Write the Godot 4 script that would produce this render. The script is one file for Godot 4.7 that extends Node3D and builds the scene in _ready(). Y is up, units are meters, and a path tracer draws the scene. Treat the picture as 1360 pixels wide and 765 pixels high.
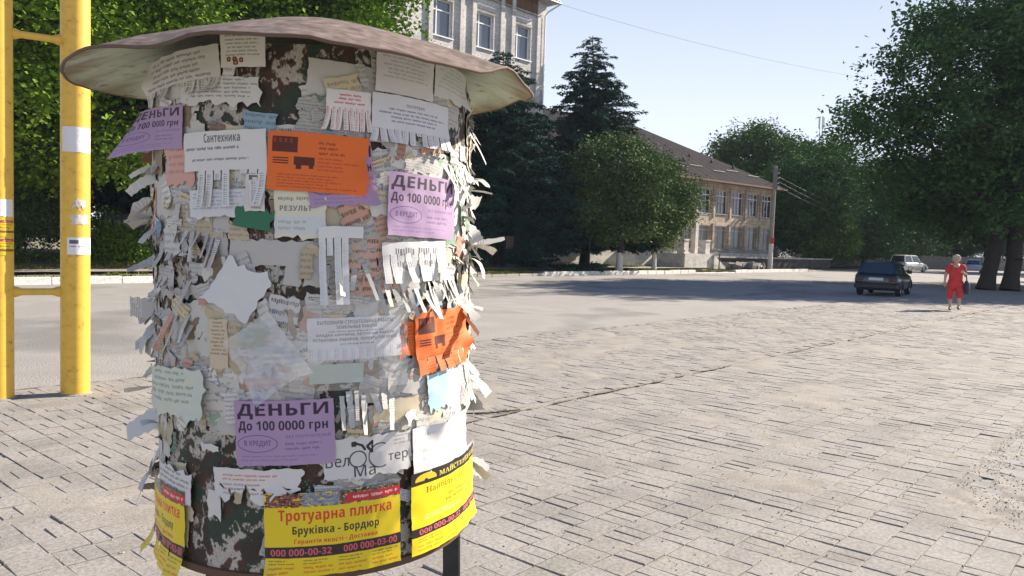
extends Node3D
# Town square with a poster-covered advertising column. y up, metres; the camera looks along -z.

const COLUMN_AT := Vector3(-0.42, 0.0, -1.87)
const GRID_AZ := 41.0            # direction of the road and of the paving, degrees from -z towards +x
var rng := RandomNumberGenerator.new()
var fine := FastNoiseLite.new()
var M := {}
var fonts := {}
var used := {}
var column_frame := Transform3D.IDENTITY
var facing := 0.0
var eye := Vector3(0, 1.6, 0)
var cam: Camera3D
var column: Node3D
var covered := []      # [th0, th1, y0, y1] of the readable notices

func _ready() -> void:
	rng.seed = 20240611
	fine.seed = 5
	fine.frequency = 1.0
	fine.fractal_octaves = 3
	build_camera_and_light()
	build_materials()
	build_ground()
	build_paving()
	build_far_side()
	build_brick_building()
	build_hall()
	build_trees()
	build_column()
	build_flyers()
	build_scraps()
	build_pipe_frame()
	build_cars()
	build_woman()
	build_street_things()

func build_camera_and_light() -> void:
	cam = Camera3D.new()
	cam.name = "camera"
	cam.fov = 2.0 * rad_to_deg(atan(382.5 / 1047.0))
	cam.near = 0.05
	cam.far = 2000.0
	cam.basis = Basis(Vector3.RIGHT, deg_to_rad(-3.25)) * Basis(Vector3(0, 0, 1), deg_to_rad(1.8))
	cam.position = eye
	add_child(cam)
	cam.current = true
	var sky_material := ProceduralSkyMaterial.new()
	sky_material.sky_top_color = Color(0.18, 0.29, 0.46)
	sky_material.sky_horizon_color = Color(0.75, 0.778, 0.815)
	sky_material.sky_curve = 0.33
	sky_material.sky_energy_multiplier = 1.0
	sky_material.ground_bottom_color = Color(0.40, 0.37, 0.34)
	sky_material.ground_horizon_color = Color(0.70, 0.70, 0.70)
	sky_material.sun_angle_max = 8.0
	sky_material.sun_curve = 0.1
	var sky := Sky.new()
	sky.sky_material = sky_material
	var e := Environment.new()
	e.background_mode = Environment.BG_SKY
	e.sky = sky
	e.tonemap_mode = Environment.TONE_MAPPER_LINEAR
	e.tonemap_exposure = 2.3
	e.sdfgi_enabled = true
	e.ssao_enabled = true
	e.ssil_enabled = true
	e.fog_enabled = true
	e.fog_density = 0.0003
	e.fog_light_color = Color(0.80, 0.87, 0.97)
	var w := WorldEnvironment.new()
	w.name = "world_environment"
	w.environment = e
	add_child(w)
	var sun := DirectionalLight3D.new()
	sun.name = "sun"
	sun.light_energy = 1.6
	sun.light_color = Color(1.0, 0.95, 0.88)
	sun.light_angular_distance = 0.5
	sun.shadow_enabled = true
	add_child(sun)
	var az := deg_to_rad(60.0)
	var el := deg_to_rad(32.0)
	var to_sun := Vector3(sin(az) * cos(el), sin(el), -cos(az) * cos(el))
	sun.look_at_from_position(to_sun * 50.0, Vector3.ZERO)

# ---------------------------------------------------------------- helpers
class Shape:
	var v := PackedVector3Array()
	var n := PackedVector3Array()
	var t := PackedVector2Array()
	var c := PackedColorArray()
	var i := PackedInt32Array()
	var ink := Color(1, 1, 1)
	func tri(a: Vector3, b: Vector3, d: Vector3) -> void:
		var m := (b - a).cross(d - a).normalized()
		var k := v.size()
		v.append(a); v.append(b); v.append(d)
		for q in 3:
			n.append(m); c.append(ink); t.append(Vector2.ZERO)
		i.append(k); i.append(k + 2); i.append(k + 1)
	# corners counter-clockwise as seen from outside
	func quad(a: Vector3, b: Vector3, d: Vector3, e: Vector3, uv := []) -> void:
		var m := (d - a).cross(e - b).normalized()
		var k := v.size()
		v.append(a); v.append(b); v.append(d); v.append(e)
		for q in 4:
			n.append(m); c.append(ink); t.append(uv[q] if uv else Vector2.ZERO)
		i.append(k); i.append(k + 2); i.append(k + 1)
		i.append(k); i.append(k + 3); i.append(k + 2)
	func vert(p: Vector3, m: Vector3, uv := Vector2.ZERO) -> int:
		v.append(p); n.append(m); t.append(uv); c.append(ink)
		return v.size() - 1
	func face(a: int, b: int, d: int) -> void:   # counter-clockwise from outside
		i.append(a); i.append(d); i.append(b)
	func box(lo: Vector3, hi: Vector3) -> void:
		var x0 := lo.x; var y0 := lo.y; var z0 := lo.z
		var x1 := hi.x; var y1 := hi.y; var z1 := hi.z
		quad(Vector3(x0, y0, z1), Vector3(x1, y0, z1), Vector3(x1, y1, z1), Vector3(x0, y1, z1))
		quad(Vector3(x1, y0, z0), Vector3(x0, y0, z0), Vector3(x0, y1, z0), Vector3(x1, y1, z0))
		quad(Vector3(x1, y0, z1), Vector3(x1, y0, z0), Vector3(x1, y1, z0), Vector3(x1, y1, z1))
		quad(Vector3(x0, y0, z0), Vector3(x0, y0, z1), Vector3(x0, y1, z1), Vector3(x0, y1, z0))
		quad(Vector3(x0, y1, z1), Vector3(x1, y1, z1), Vector3(x1, y1, z0), Vector3(x0, y1, z0))
		quad(Vector3(x0, y0, z0), Vector3(x1, y0, z0), Vector3(x1, y0, z1), Vector3(x0, y0, z1))
	# a quad turned so that it faces away from mid
	func outward(a: Vector3, b: Vector3, d: Vector3, e: Vector3, mid: Vector3) -> void:
		if (d - a).cross(e - b).dot((a + b + d + e) / 4 - mid) >= 0:
			quad(a, b, d, e)
		else:
			quad(a, e, d, b)
	# a box whose edges are cut by b
	func bevel_box(lo: Vector3, hi: Vector3, b: float) -> void:
		var mid := (lo + hi) / 2
		var h := (hi - lo) / 2
		for s in [[0, 1, 2], [1, 2, 0], [2, 0, 1]]:
			for g in [-1.0, 1.0]:
				var q := []
				for w in [[-1, -1], [1, -1], [1, 1], [-1, 1]]:
					var p := Vector3.ZERO
					p[s[0]] = g * h[s[0]]
					p[s[1]] = w[0] * (h[s[1]] - b)
					p[s[2]] = w[1] * (h[s[2]] - b)
					q.append(mid + p)
				outward(q[0], q[1], q[2], q[3], mid)
				for k in [-1.0, 1.0]:
					var e := []
					for w in [-1.0, 1.0]:
						var p1 := Vector3.ZERO
						p1[s[0]] = g * h[s[0]]; p1[s[1]] = k * (h[s[1]] - b); p1[s[2]] = w * (h[s[2]] - b)
						var p2 := Vector3.ZERO
						p2[s[0]] = g * (h[s[0]] - b); p2[s[1]] = k * h[s[1]]; p2[s[2]] = w * (h[s[2]] - b)
						e.append([mid + p1, mid + p2])
					outward(e[0][0], e[0][1], e[1][1], e[1][0], mid)
		for x in [-1.0, 1.0]:
			for y in [-1.0, 1.0]:
				for z in [-1.0, 1.0]:
					var p := mid + Vector3(x * h.x, y * (h.y - b), z * (h.z - b))
					var q := mid + Vector3(x * (h.x - b), y * h.y, z * (h.z - b))
					var r := mid + Vector3(x * (h.x - b), y * (h.y - b), z * h.z)
					if x * y * z > 0:
						tri(p, q, r)
					else:
						tri(p, r, q)
	# round bar through points with a radius at each
	func tube(path: Array, radii: Array, sides := 8, caps := true) -> void:
		var frame_u := Vector3.ZERO
		var first := v.size()
		var m := path.size()
		for k in m:
			var d: Vector3 = (path[mini(k + 1, m - 1)] - path[maxi(k - 1, 0)])
			d = d.normalized() if d.length() > 1e-9 else Vector3.UP
			if k == 0:
				frame_u = d.cross(Vector3(0.31, 0.2, 0.93)).normalized()
				if frame_u.length() < 0.3:
					frame_u = d.cross(Vector3.RIGHT).normalized()
			else:
				frame_u = (frame_u - d * d.dot(frame_u)).normalized()
			var w := d.cross(frame_u)
			for s in sides + 1:
				var a := TAU * s / sides
				var o := frame_u * cos(a) + w * sin(a)
				vert(path[k] + o * radii[k], o, Vector2(float(s) / sides, k))
		for k in m - 1:
			for s in sides:
				var a := first + k * (sides + 1) + s
				face(a, a + 1, a + sides + 2)
				face(a, a + sides + 2, a + sides + 1)
		if caps:
			for end in [0, m - 1]:
				var d: Vector3 = (path[1] - path[0] if end == 0 else path[m - 1] - path[m - 2]).normalized() * (-1.0 if end == 0 else 1.0)
				var base := v.size()
				vert(path[end], d)
				for s in sides + 1:
					vert(v[first + end * (sides + 1) + s], d)
				for s in sides:
					if end == 0:
						face(base, base + s + 2, base + s + 1)
					else:
						face(base, base + s + 1, base + s + 2)
	# a ring of points for each station, joined; rings run counter-clockwise seen from the far end
	func loft(rings: Array, closed := true, cap := true) -> void:
		var m: int = rings[0].size()
		var span := m if closed else m - 1
		for k in rings.size() - 1:
			for s in span:
				var e := (s + 1) % m
				quad(rings[k][s], rings[k][e], rings[k + 1][e], rings[k + 1][s])
		if cap and closed:
			for end in [0, rings.size() - 1]:
				var mid := Vector3.ZERO
				for p in rings[end]:
					mid += p
				mid /= m
				for s in m:
					if end == 0:
						tri(mid, rings[end][(s + 1) % m], rings[end][s])
					else:
						tri(mid, rings[end][s], rings[end][(s + 1) % m])
	# lathe about the y axis: profile of (radius, height) from bottom to top
	func lathe(profile: Array, sides := 24, centre := Vector3.ZERO) -> void:
		for k in profile.size() - 1:
			for s in sides:
				var a := TAU * s / sides
				var b := TAU * (s + 1) / sides
				var p: Vector2 = profile[k]
				var q: Vector2 = profile[k + 1]
				quad(centre + Vector3(sin(a) * p.x, p.y, cos(a) * p.x), centre + Vector3(sin(b) * p.x, p.y, cos(b) * p.x),
					centre + Vector3(sin(b) * q.x, q.y, cos(b) * q.x), centre + Vector3(sin(a) * q.x, q.y, cos(a) * q.x))
	func smooth() -> void:   # average the normals of vertices that share a place
		var at := {}
		for k in v.size():
			var key := (v[k] * 2000.0).round()
			at[key] = at.get(key, Vector3.ZERO) + n[k]
		for k in v.size():
			n[k] = (at[(v[k] * 2000.0).round()] as Vector3).normalized()
	func mesh(material: Material) -> ArrayMesh:
		var a := []
		a.resize(Mesh.ARRAY_MAX)
		a[Mesh.ARRAY_VERTEX] = v
		a[Mesh.ARRAY_NORMAL] = n
		a[Mesh.ARRAY_TEX_UV] = t
		a[Mesh.ARRAY_COLOR] = c
		a[Mesh.ARRAY_INDEX] = i
		var m := ArrayMesh.new()
		m.add_surface_from_arrays(Mesh.PRIMITIVE_TRIANGLES, a)
		m.surface_set_material(0, material)
		return m

func numbered(called: String) -> String:
	used[called] = used.get(called, -1) + 1
	return called if used[called] == 0 else "%s_%03d" % [called, used[called]]

func put(called: String, s: Shape, material: Material, parent: Node = null) -> MeshInstance3D:
	return put_mesh(called, s.mesh(material), parent)

func put_mesh(called: String, m: Mesh, parent: Node = null) -> MeshInstance3D:
	var o := MeshInstance3D.new()
	o.mesh = m
	o.name = called if parent else numbered(called)
	(parent if parent else self).add_child(o, true)
	return o

func tag(o: Node, label: String, category: String, group := "") -> Node:
	o.set_meta("label", label)
	o.set_meta("category", category)
	if group:
		o.set_meta("group", group)
	return o

func thing(called: String, label: String, category: String, at := Vector3.ZERO, turn := 0.0, group := "") -> Node3D:
	var o := Node3D.new()
	o.name = numbered(called)
	add_child(o)
	o.position = at
	o.rotation.y = turn
	tag(o, label, category, group)
	return o

func setting(o: Node) -> Node:
	o.set_meta("kind", "structure")
	return o

func lin(r: float, g: float, b: float, a := 1.0) -> Color:
	var q := Color(r, g, b).linear_to_srgb()
	q.a = a
	return q

func toward(az: float) -> Vector3:
	return Vector3(sin(deg_to_rad(az)), 0, -cos(deg_to_rad(az)))

# paving grid: s runs along the road, q across it (towards the camera's right)
func grid(q: float, s: float, y := 0.0) -> Vector3:
	return toward(GRID_AZ) * s + toward(GRID_AZ + 90.0) * q + Vector3(0, y, 0)

func noise_map(freq: float, stops: Array, size := 512, octaves := 5, sd := 1, kind := FastNoiseLite.TYPE_SIMPLEX_SMOOTH) -> NoiseTexture2D:
	var g := Gradient.new()
	g.offsets = PackedFloat32Array(stops.map(func(x): return x[0]))
	g.colors = PackedColorArray(stops.map(func(x): return x[1]))
	var f := FastNoiseLite.new()
	f.noise_type = kind
	f.frequency = freq
	f.fractal_octaves = octaves
	f.seed = sd
	var t := NoiseTexture2D.new()
	t.width = size
	t.height = size
	t.seamless = true
	t.noise = f
	t.color_ramp = g
	return t

func grey(a: float) -> Color:
	return Color(a, a, a)

func plain(called: String, colour: Color, rough := 0.8, metal := 0.0) -> StandardMaterial3D:
	var m := StandardMaterial3D.new()
	m.resource_name = called
	m.albedo_color = colour
	m.roughness = rough
	m.metallic = metal
	return m

# a triplanar material: colour map repeated every span metres, relief in centimetres
func grained(called: String, colour_map: Texture2D, span: float, rough := 0.85, relief_map: Texture2D = null, relief := 0.0) -> StandardMaterial3D:
	var m := plain(called, Color.WHITE, rough)
	m.albedo_texture = colour_map
	m.uv1_triplanar = true
	m.uv1_world_triplanar = true
	m.uv1_scale = Vector3.ONE / span
	if relief_map:
		m.heightmap_enabled = true
		m.heightmap_texture = relief_map
		m.heightmap_scale = relief
	return m

func detailed(m: StandardMaterial3D, second: Texture2D, span: float) -> StandardMaterial3D:
	m.detail_enabled = true
	m.detail_albedo = second
	m.detail_blend_mode = BaseMaterial3D.BLEND_MODE_MUL
	m.detail_uv_layer = BaseMaterial3D.DETAIL_UV_2
	m.uv2_triplanar = true
	m.uv2_world_triplanar = true
	m.uv2_scale = Vector3.ONE / span
	return m

func build_materials() -> void:
	var bump := noise_map(0.03, [[0.0, grey(0)], [1.0, grey(1)]], 512, 6, 3)
	var grit := noise_map(0.12, [[0.25, grey(0)], [0.8, grey(1)]], 512, 4, 8)
	var patches := noise_map(0.006, [[0.2, grey(0.89)], [0.5, grey(0.97)], [0.8, grey(1)]], 512, 6, 21)
	M.patches = patches
	M.bump = bump
	M.grit = grit
	M.paver = detailed(grained("paver concrete", noise_map(0.05, [[0.2, lin(.228, .212, .198)], [0.5, lin(.285, .266, .248)], [0.8, lin(.338, .316, .294)]], 512, 6, 11), 0.9, 0.9, grit, 0.07), patches, 2.3)
	M.paver.vertex_color_use_as_albedo = true
	M.sand = detailed(grained("dusty sand", noise_map(0.06, [[0.15, lin(.225, .203, .176)], [0.5, lin(.288, .262, .232)], [0.85, lin(.345, .318, .283)]], 512, 6, 31), 0.83, 0.95, grit, 0.10), patches, 1.7)
	M.asphalt = detailed(grained("worn pale asphalt", noise_map(0.09, [[0.15, lin(.235, .222, .207)], [0.5, lin(.31, .294, .276)], [0.85, lin(.375, .357, .336)]], 512, 5, 41), 1.6, 0.9, grit, 0.35),
		noise_map(0.007, [[0.2, grey(0.80)], [0.45, grey(0.97)], [0.7, grey(0.93)], [0.9, grey(1)]], 512, 6, 61), 19.0)
	M.asphalt_patch = grained("dark asphalt patch", noise_map(0.09, [[0.15, lin(.15, .14, .13)], [0.85, lin(.25, .235, .215)]], 512, 5, 43), 1.6, 0.9, grit, 0.35)
	M.earth = detailed(grained("dry earth and litter", noise_map(0.03, [[0.2, lin(.12, .105, .06)], [0.45, lin(.2, .18, .11)], [0.6, lin(.27, .235, .165)], [0.85, lin(.34, .30, .22)]], 512, 6, 51), 4.0, 0.95, bump, 2.0), patches, 13.0)
	M.kerb_white = grained("whitewashed kerb", noise_map(0.04, [[0.1, lin(.35, .32, .28)], [0.35, lin(.62, .60, .56)], [0.8, lin(.78, .77, .74)]], 256, 5, 71), 1.3, 0.9)
	M.kerb_grey = grained("bare concrete kerb", noise_map(0.04, [[0.1, lin(.24, .22, .20)], [0.8, lin(.42, .40, .37)]], 256, 5, 73), 1.3, 0.9)
	M.concrete = grained("weathered concrete", noise_map(0.02, [[0.2, lin(.20, .19, .17)], [0.5, lin(.34, .32, .295)], [0.8, lin(.46, .44, .41)]], 512, 6, 75), 3.0, 0.9, bump, 0.5)
	M.plaster = grained("stained white plaster", noise_map(0.012, [[0.15, lin(.38, .35, .31)], [0.45, lin(.62, .60, .56)], [0.8, lin(.72, .70, .67)]], 512, 6, 77), 4.0, 0.9)
	M.bark = grained("dark bark", noise_map(0.05, [[0.2, lin(.022, .017, .013)], [0.6, lin(.06, .047, .036)], [0.9, lin(.10, .08, .062)]], 256, 5, 81), 0.8, 0.95, bump, 2.5)
	M.limewash = grained("limewashed bark", noise_map(0.05, [[0.15, lin(.3, .27, .24)], [0.4, lin(.62, .6, .57)], [0.9, lin(.74, .73, .7)]], 256, 5, 83), 0.8, 0.95, bump, 1.5)
	M.leaf = leaf_material("linden leaf", lin(.085, .155, .028), Color(.17, .31, .04))
	M.leaf_maple = leaf_material("maple leaf", lin(.13, .22, .026), Color(.22, .34, .03))
	M.leaf_dark = leaf_material("dark broad leaf", lin(.064, .132, .042), Color(.17, .32, .07))
	M.leaf_grey = leaf_material("small olive leaf", lin(.105, .165, .062), Color(.18, .27, .08))
	M.needle = leaf_material("spruce needle", lin(.026, .074, .050), Color(.03, .07, .05))
	M.needle_blue = leaf_material("blue spruce needle", lin(.045, .075, .072), Color(.02, .04, .04))
	M.grass = leaf_material("grass blade", lin(.13, .165, .045), Color(.2, .26, .05))
	M.glass = plain("dark window glass", lin(.018, .022, .028), 0.04)
	M.glass.metallic_specular = 0.75
	M.glass_blue = plain("window glass with sky tint over pale curtain", lin(.10, .13, .17), 0.05)  # blue of the reflected sky is mixed into the colour
	M.glass_blue.metallic_specular = 0.8
	M.white_frame = plain("white window frame", lin(.70, .71, .72), 0.5)
	M.grey_frame = plain("grey painted window frame", lin(.42, .43, .44), 0.6)
	M.rubber = plain("tyre rubber", lin(.014, .014, .015), 0.85)
	M.black_plastic = plain("black plastic", lin(.02, .02, .021), 0.5)
	M.chrome = plain("dull steel", lin(.45, .45, .46), 0.35, 0.9)
	M.wire = plain("cable sheath", lin(.16, .16, .165), 0.6)

func leaf_material(called: String, colour: Color, through: Color) -> StandardMaterial3D:
	var m := plain(called, colour, 0.7)
	m.vertex_color_use_as_albedo = true
	m.backlight_enabled = true
	m.backlight = through
	m.metallic_specular = 0.18
	return m

# ---------------------------------------------------------------- ground, road, paving
func sheet_between(q0: float, q1: float, s0: float, s1: float, y: float, nq := 1, ns := 1) -> Shape:
	var sh := Shape.new()
	for a in ns + 1:
		for b in nq + 1:
			sh.vert(grid(lerpf(q0, q1, float(b) / nq), lerpf(s0, s1, float(a) / ns), y), Vector3.UP)
	for a in ns:
		for b in nq:
			var k := a * (nq + 1) + b
			sh.face(k, k + 1, k + nq + 2)
			sh.face(k, k + nq + 2, k + nq + 1)
	return sh

func paving_lift(q: float, s: float) -> float:
	return 0.012 * fine.get_noise_2d(q * 0.55 + 7.0, s * 0.55) + 0.004 * fine.get_noise_2d(q * 2.3, s * 2.3 + 40.0)

func sand_level(q: float, s: float) -> float:
	var heap := fine.get_noise_2d(q * 0.42 - 31.0, s * 0.42 + 12.0)
	var near := lerpf(.35, 1.0, smoothstep(13.0, 8.0, s))
	var y := paving_lift(q, s) * lerpf(1.0, 0.55, near) - 0.0085 + maxf(heap - 0.08 - 0.22 * smoothstep(-2.6, -3.6, q) * smoothstep(7.0, 5.0, s), 0.0) * 0.042 + 0.006 * near * fine.get_noise_2d(q * 3.1, s * 3.1) + 0.002 * near * fine.get_noise_2d(q * 11.0, s * 11.0)
	var gravelly := smoothstep(-1.42, -1.12, q) * smoothstep(5.2, 5.9, s)
	y += gravelly * (0.012 + 0.02 * fine.get_noise_2d(q * 6.0 + 3.0, s * 6.0))
	y -= 0.012 * exp(-pow((q + 4.8) / 0.03, 2.0))
	return maxf(y, -0.0185)

func build_ground() -> void:
	var g := Shape.new()
	g.quad(Vector3(-700, -0.12, 700), Vector3(700, -0.12, 700), Vector3(700, -0.12, -700), Vector3(-700, -0.12, -700))
	setting(put("ground", g, M.earth))
	setting(put("road", sheet_between(-25.2, 70.0, -70.0, 150.0, -0.02, 12, 20), M.asphalt))
	# long tarred repairs in the road surface
	for r in [[-16.5, 14.0, 2.6, 0.5], [-20.0, 26.0, 5.0, 0.35], [-12.4, 30.0, 4.0, 0.3], [-22.6, 20.0, 6.0, 0.3]]:
		var strip := Shape.new()
		var n := 14
		for k in n:
			var f := []
			for e in [k, k + 1]:
				var x := float(e) / n * 2 - 1
				var w: float = r[3] * sqrt(maxf(0.05, 1 - x * x)) * (1 + 0.5 * fine.get_noise_2d(e * 0.9, r[0]))
				var bend: float = 0.6 * fine.get_noise_2d(e * 0.3, r[1])
				f.append(grid(r[0] + bend - w, r[1] + x * r[2], -0.016))
				f.append(grid(r[0] + bend + w, r[1] + x * r[2], -0.016))
			strip.quad(f[0], f[1], f[3], f[2])
		setting(put("road_repair", strip, M.asphalt_patch))

func paver_shape(wq: float, ws: float, r: RandomNumberGenerator, sh: Shape, at := Transform3D.IDENTITY) -> void:
	# local x = q, z = -s
	var o := []
	for c in [[-1, 1], [1, 1], [1, -1], [-1, -1]]:
		o.append(Vector2(c[0] * wq / 2 + r.randf_range(-.003, .003), c[1] * ws / 2 + r.randf_range(-.003, .003)))
	var top := []
	var rim := []
	var low := []
	for p in o:
		var y := r.randf_range(-.0015, .0015)
		top.append(at * Vector3(p.x * (1 - .006 / wq), y, p.y * (1 - .006 / ws)))
		rim.append(at * Vector3(p.x, y - .002, p.y))
		low.append(at * Vector3(p.x, -.045, p.y))
	sh.quad(top[0], top[1], top[2], top[3])
	for k in 4:
		var e := (k + 1) % 4
		sh.quad(rim[k], rim[e], top[e], top[k])
		sh.quad(low[k], low[e], rim[e], rim[k])

func build_paving() -> void:
	var r := RandomNumberGenerator.new()
	r.seed = 77
	var pavement := Node3D.new()
	pavement.name = "pavement"
	add_child(pavement)
	setting(pavement)
	# sand between and over the paving stones: fine near the camera, coarse further off
	for zone in [[-6.4, 2.2, -0.6, 10.0, 0.045], [-8.78, -6.4, 0.0, 10.0, 0.10], [-8.78, 4.0, 10.0, 36.0, 0.11], [2.2, 24.0, -6.0, 10.0, 0.4], [4.0, 24.0, 10.0, 44.0, 0.5], [-8.78, 2.2, -8.0, -0.6, 0.4], [-8.78, -6.4, -0.6, 0.0, 0.3], [-8.78, 4.0, 36.0, 44.0, 0.3]]:
		var nq := ceili((zone[1] - zone[0]) / zone[4])
		var ns := ceili((zone[3] - zone[2]) / zone[4])
		var sh := Shape.new()
		var hs := PackedFloat32Array()
		for a in ns + 1:
			for b in nq + 1:
				hs.append(sand_level(lerpf(zone[0], zone[1], float(b) / nq), lerpf(zone[2], zone[3], float(a) / ns)))
		var dq: float = (zone[1] - zone[0]) / nq
		var ds: float = (zone[3] - zone[2]) / ns
		var eq := toward(GRID_AZ + 90.0)
		var es := toward(GRID_AZ)
		for a in ns + 1:
			for b in nq + 1:
				var k := a * (nq + 1) + b
				var gq := (hs[k + (1 if b < nq else 0)] - hs[k - (1 if b > 0 else 0)]) / dq / (2.0 if b > 0 and b < nq else 1.0)
				var gs := (hs[k + ((nq + 1) if a < ns else 0)] - hs[k - ((nq + 1) if a > 0 else 0)]) / ds / (2.0 if a > 0 and a < ns else 1.0)
				sh.vert(eq * (zone[0] + b * dq) + es * (zone[2] + a * ds) + Vector3(0, hs[k], 0), (Vector3.UP - eq * gq - es * gs).normalized())
		for a in ns:
			for b in nq:
				var k := a * (nq + 1) + b
				sh.face(k, k + 1, k + nq + 2)
				sh.face(k, k + nq + 2, k + nq + 1)
		var o := put("sand", sh, M.sand, pavement)
		o.set_meta("kind", "stuff")
	# the stones: squares and pairs of half stones in turn, in courses across the footway
	var places := []
	var turn := Basis(Vector3.UP, deg_to_rad(-GRID_AZ))    # local x runs along q, local -z along s
	var pitch := 0.2
	for course in range(-2, 175):
		var s0 := course * pitch
		var shift := (course % 2) * 0.19 + r.randf_range(-0.035, 0.035) + (0.095 if course % 5 == 2 else 0.0)
		var k := 0
		var q := -8.74 + shift * 0.5
		var q_end := 2.4 if s0 < 12.0 else 5.5
		while q < q_end:
			var w := 0.19
			if absf(q + w / 2 + 4.8) < 0.115:
				q = -4.765
				continue
			var mid := q + w / 2
			var gone := mid > -1.22 and s0 > 5.6 and s0 < 40.0 and (mid > -1.0 or r.randf() < 0.6)
			if not gone:
				var lift := paving_lift(mid, s0 + 0.1)
				if (k + course) % 2 == 0 or r.randf() < .22:
					places.append([mid, s0 + 0.1, 0, lift])
				else:
					places.append([mid, s0 + 0.05, 1, lift])
					places.append([mid, s0 + 0.15, 1, lift])
			q += w + 0.007
			k += 1
	var scored := []
	for p in places:
		var at := grid(p[0], p[1], p[3] + r.randf_range(-.0024, .0024))
		var tf := Transform3D(turn * Basis(Vector3.UP, r.randf_range(-.02, .02)) * Basis(Vector3.RIGHT, r.randf_range(-.014, .014)) * Basis(Vector3.BACK, r.randf_range(-.014, .014)), at)
		var d := at.distance_to(eye)
		# stones in the picture and not behind the column come first
		var ahead := -at.z
		var seen := ahead > 3.3 and absf(at.x) < ahead * 0.68 and not (at.x > ahead * -0.44 and at.x < ahead * -0.065 and ahead < 6.5)
		scored.append([d if seen else 1000.0 + d, tf, p[2]])
	scored.sort_custom(func(a, b): return a[0] < b[0])
	var kinds := [[], []]
	for kind in 2:
		for n in 10:
			var sh := Shape.new()
			var g := r.randf_range(.93, 1.06)
			sh.ink = Color(g * r.randf_range(.985, 1.03), g, g * r.randf_range(.95, 1.01))
			paver_shape(.189, .1935 if kind == 0 else .0938, r, sh)
			kinds[kind].append(sh.mesh(M.paver))
	for n in 296:
		var o := put_mesh("paver", kinds[scored[n][2]][r.randi() % 10], pavement)
		o.transform = scored[n][1]
	var rest := Shape.new()
	for n in range(296, scored.size()):
		var g := r.randf_range(.93, 1.06)
		rest.ink = Color(g * r.randf_range(.985, 1.03), g, g * r.randf_range(.95, 1.01))
		paver_shape(.189, .1935 if scored[n][2] == 0 else .0938, r, rest, scored[n][1])
	put("paver_field", rest, M.paver, pavement).set_meta("kind", "stuff")
	# loose gravel on the broken corner and crumbs of mortar and litter on the stones
	var stone := Shape.new()
	var ring := []
	for a in 5:
		ring.append(Vector3(cos(TAU * a / 5) * r.randf_range(.7, 1.1), r.randf_range(-.2, .2), sin(TAU * a / 5) * r.randf_range(.7, 1.1)))
	for a in 5:
		stone.tri(Vector3(.1, .6, 0), ring[(a + 1) % 5], ring[a])
		stone.tri(Vector3(0, -.6, .1), ring[a], ring[(a + 1) % 5])
	var spots := []
	for n in 5200:
		var s := r.randf_range(5.3, 13.0)
		var q := -1.2 + absf(r.randfn(0, 1)) * 0.5 + maxf(0.0, 6.2 - s) * 0.6
		spots.append([q, s, r.randf_range(.002, .007) * (1.8 if r.randf() < .06 else 1.0), r.randf_range(.45, .95)])
	for n in 2600:
		spots.append([r.randf_range(-5, .5), r.randf_range(.8, 9.0), r.randf_range(.0025, .007), r.randf_range(.3, 1.0)])
	M.gravel = plain("grey gravel", lin(.50, .49, .47), .9)
	M.gravel.vertex_color_use_as_albedo = true
	scatter("gravel", stone.mesh(M.gravel), spots.map(func(p): return [Transform3D(Basis.from_euler(Vector3(r.randf() * 6, r.randf() * 6, r.randf() * 6)).scaled(Vector3.ONE * p[2]), grid(p[0], p[1], sand_level(p[0], p[1]) + (.010 if p[0] < -1.35 else .0) + p[2] * .15)), Color(p[3], p[3] * .98, p[3] * .95)]), pavement).set_meta("kind", "stuff")
	# remains of grey asphalt on the broken corner
	var old := Shape.new()
	for a in 60:
		for b in 26:
			var f := []
			for c in [[0, 0], [1, 0], [1, 1], [0, 1]]:
				var q: float = -1.12 + (b + c[0]) * .1
				var s: float = 5.95 + (a + c[1]) * .1
				f.append(grid(q, s, sand_level(q, s) + .0025 + .004 * fine.get_noise_2d(q * 9.0, s * 9.0)))
			if fine.get_noise_2d(b * .35 + 50, a * .35) > -.22 + maxf(0.0, .3 - a * .04) + maxf(0.0, .12 - b * .06):
				old.quad(f[0], f[1], f[2], f[3])
	old.smooth()
	put("broken_asphalt", old, detailed(grained("broken grey asphalt", noise_map(.14, [[.2, lin(.16, .155, .15)], [.55, lin(.30, .295, .285)], [.85, lin(.46, .455, .44)]], 512, 4, 45), .8, .95, M.grit, .15), M.patches, 1.1), pavement)
	# earth in the long joint between the two fields and along the road edge
	var soil := grained("dark joint earth", noise_map(.08, [[.2, lin(.10, .083, .065)], [.5, lin(.21, .18, .145)], [.8, lin(.30, .265, .22)]], 256, 5, 47), .4, .95, M.grit, .2)
	for e in [[-4.83, 4.9, 34.0, .020, 0.0], [-8.76, -2.0, 34.0, .018, -.1]]:
		var strip := Shape.new()
		var s: float = e[1]
		while s < e[2]:
			var f := []
			for g in [s, s + .07]:
				var w: float = maxf(.002, e[3] * (.62 + 2.1 * fine.get_noise_2d(g * 2.6, e[0]) + e[4]))
				var c: float = e[0] + .02 * fine.get_noise_2d(g * .8, 5.0)
				var y: float = maxf(paving_lift(c, g), sand_level(c, g)) + .002
				f.append(grid(c - w, g, y))
				f.append(grid(c + w, g, y))
			strip.quad(f[0], f[1], f[3], f[2])
			s += .07
		put("joint_earth", strip, soil, pavement).set_meta("kind", "stuff")
	# weeds in the long joint
	var blade := Shape.new()
	for n in 7:
		var a := r.randf() * TAU
		var lean := Vector3(cos(a), 0, sin(a)) * r.randf_range(.2, .8)
		var side := Vector3(-sin(a), 0, cos(a)) * .05
		blade.tri(side, -side, Vector3(0, r.randf_range(.6, 1.0), 0) + lean)
	var tufts := []
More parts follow.
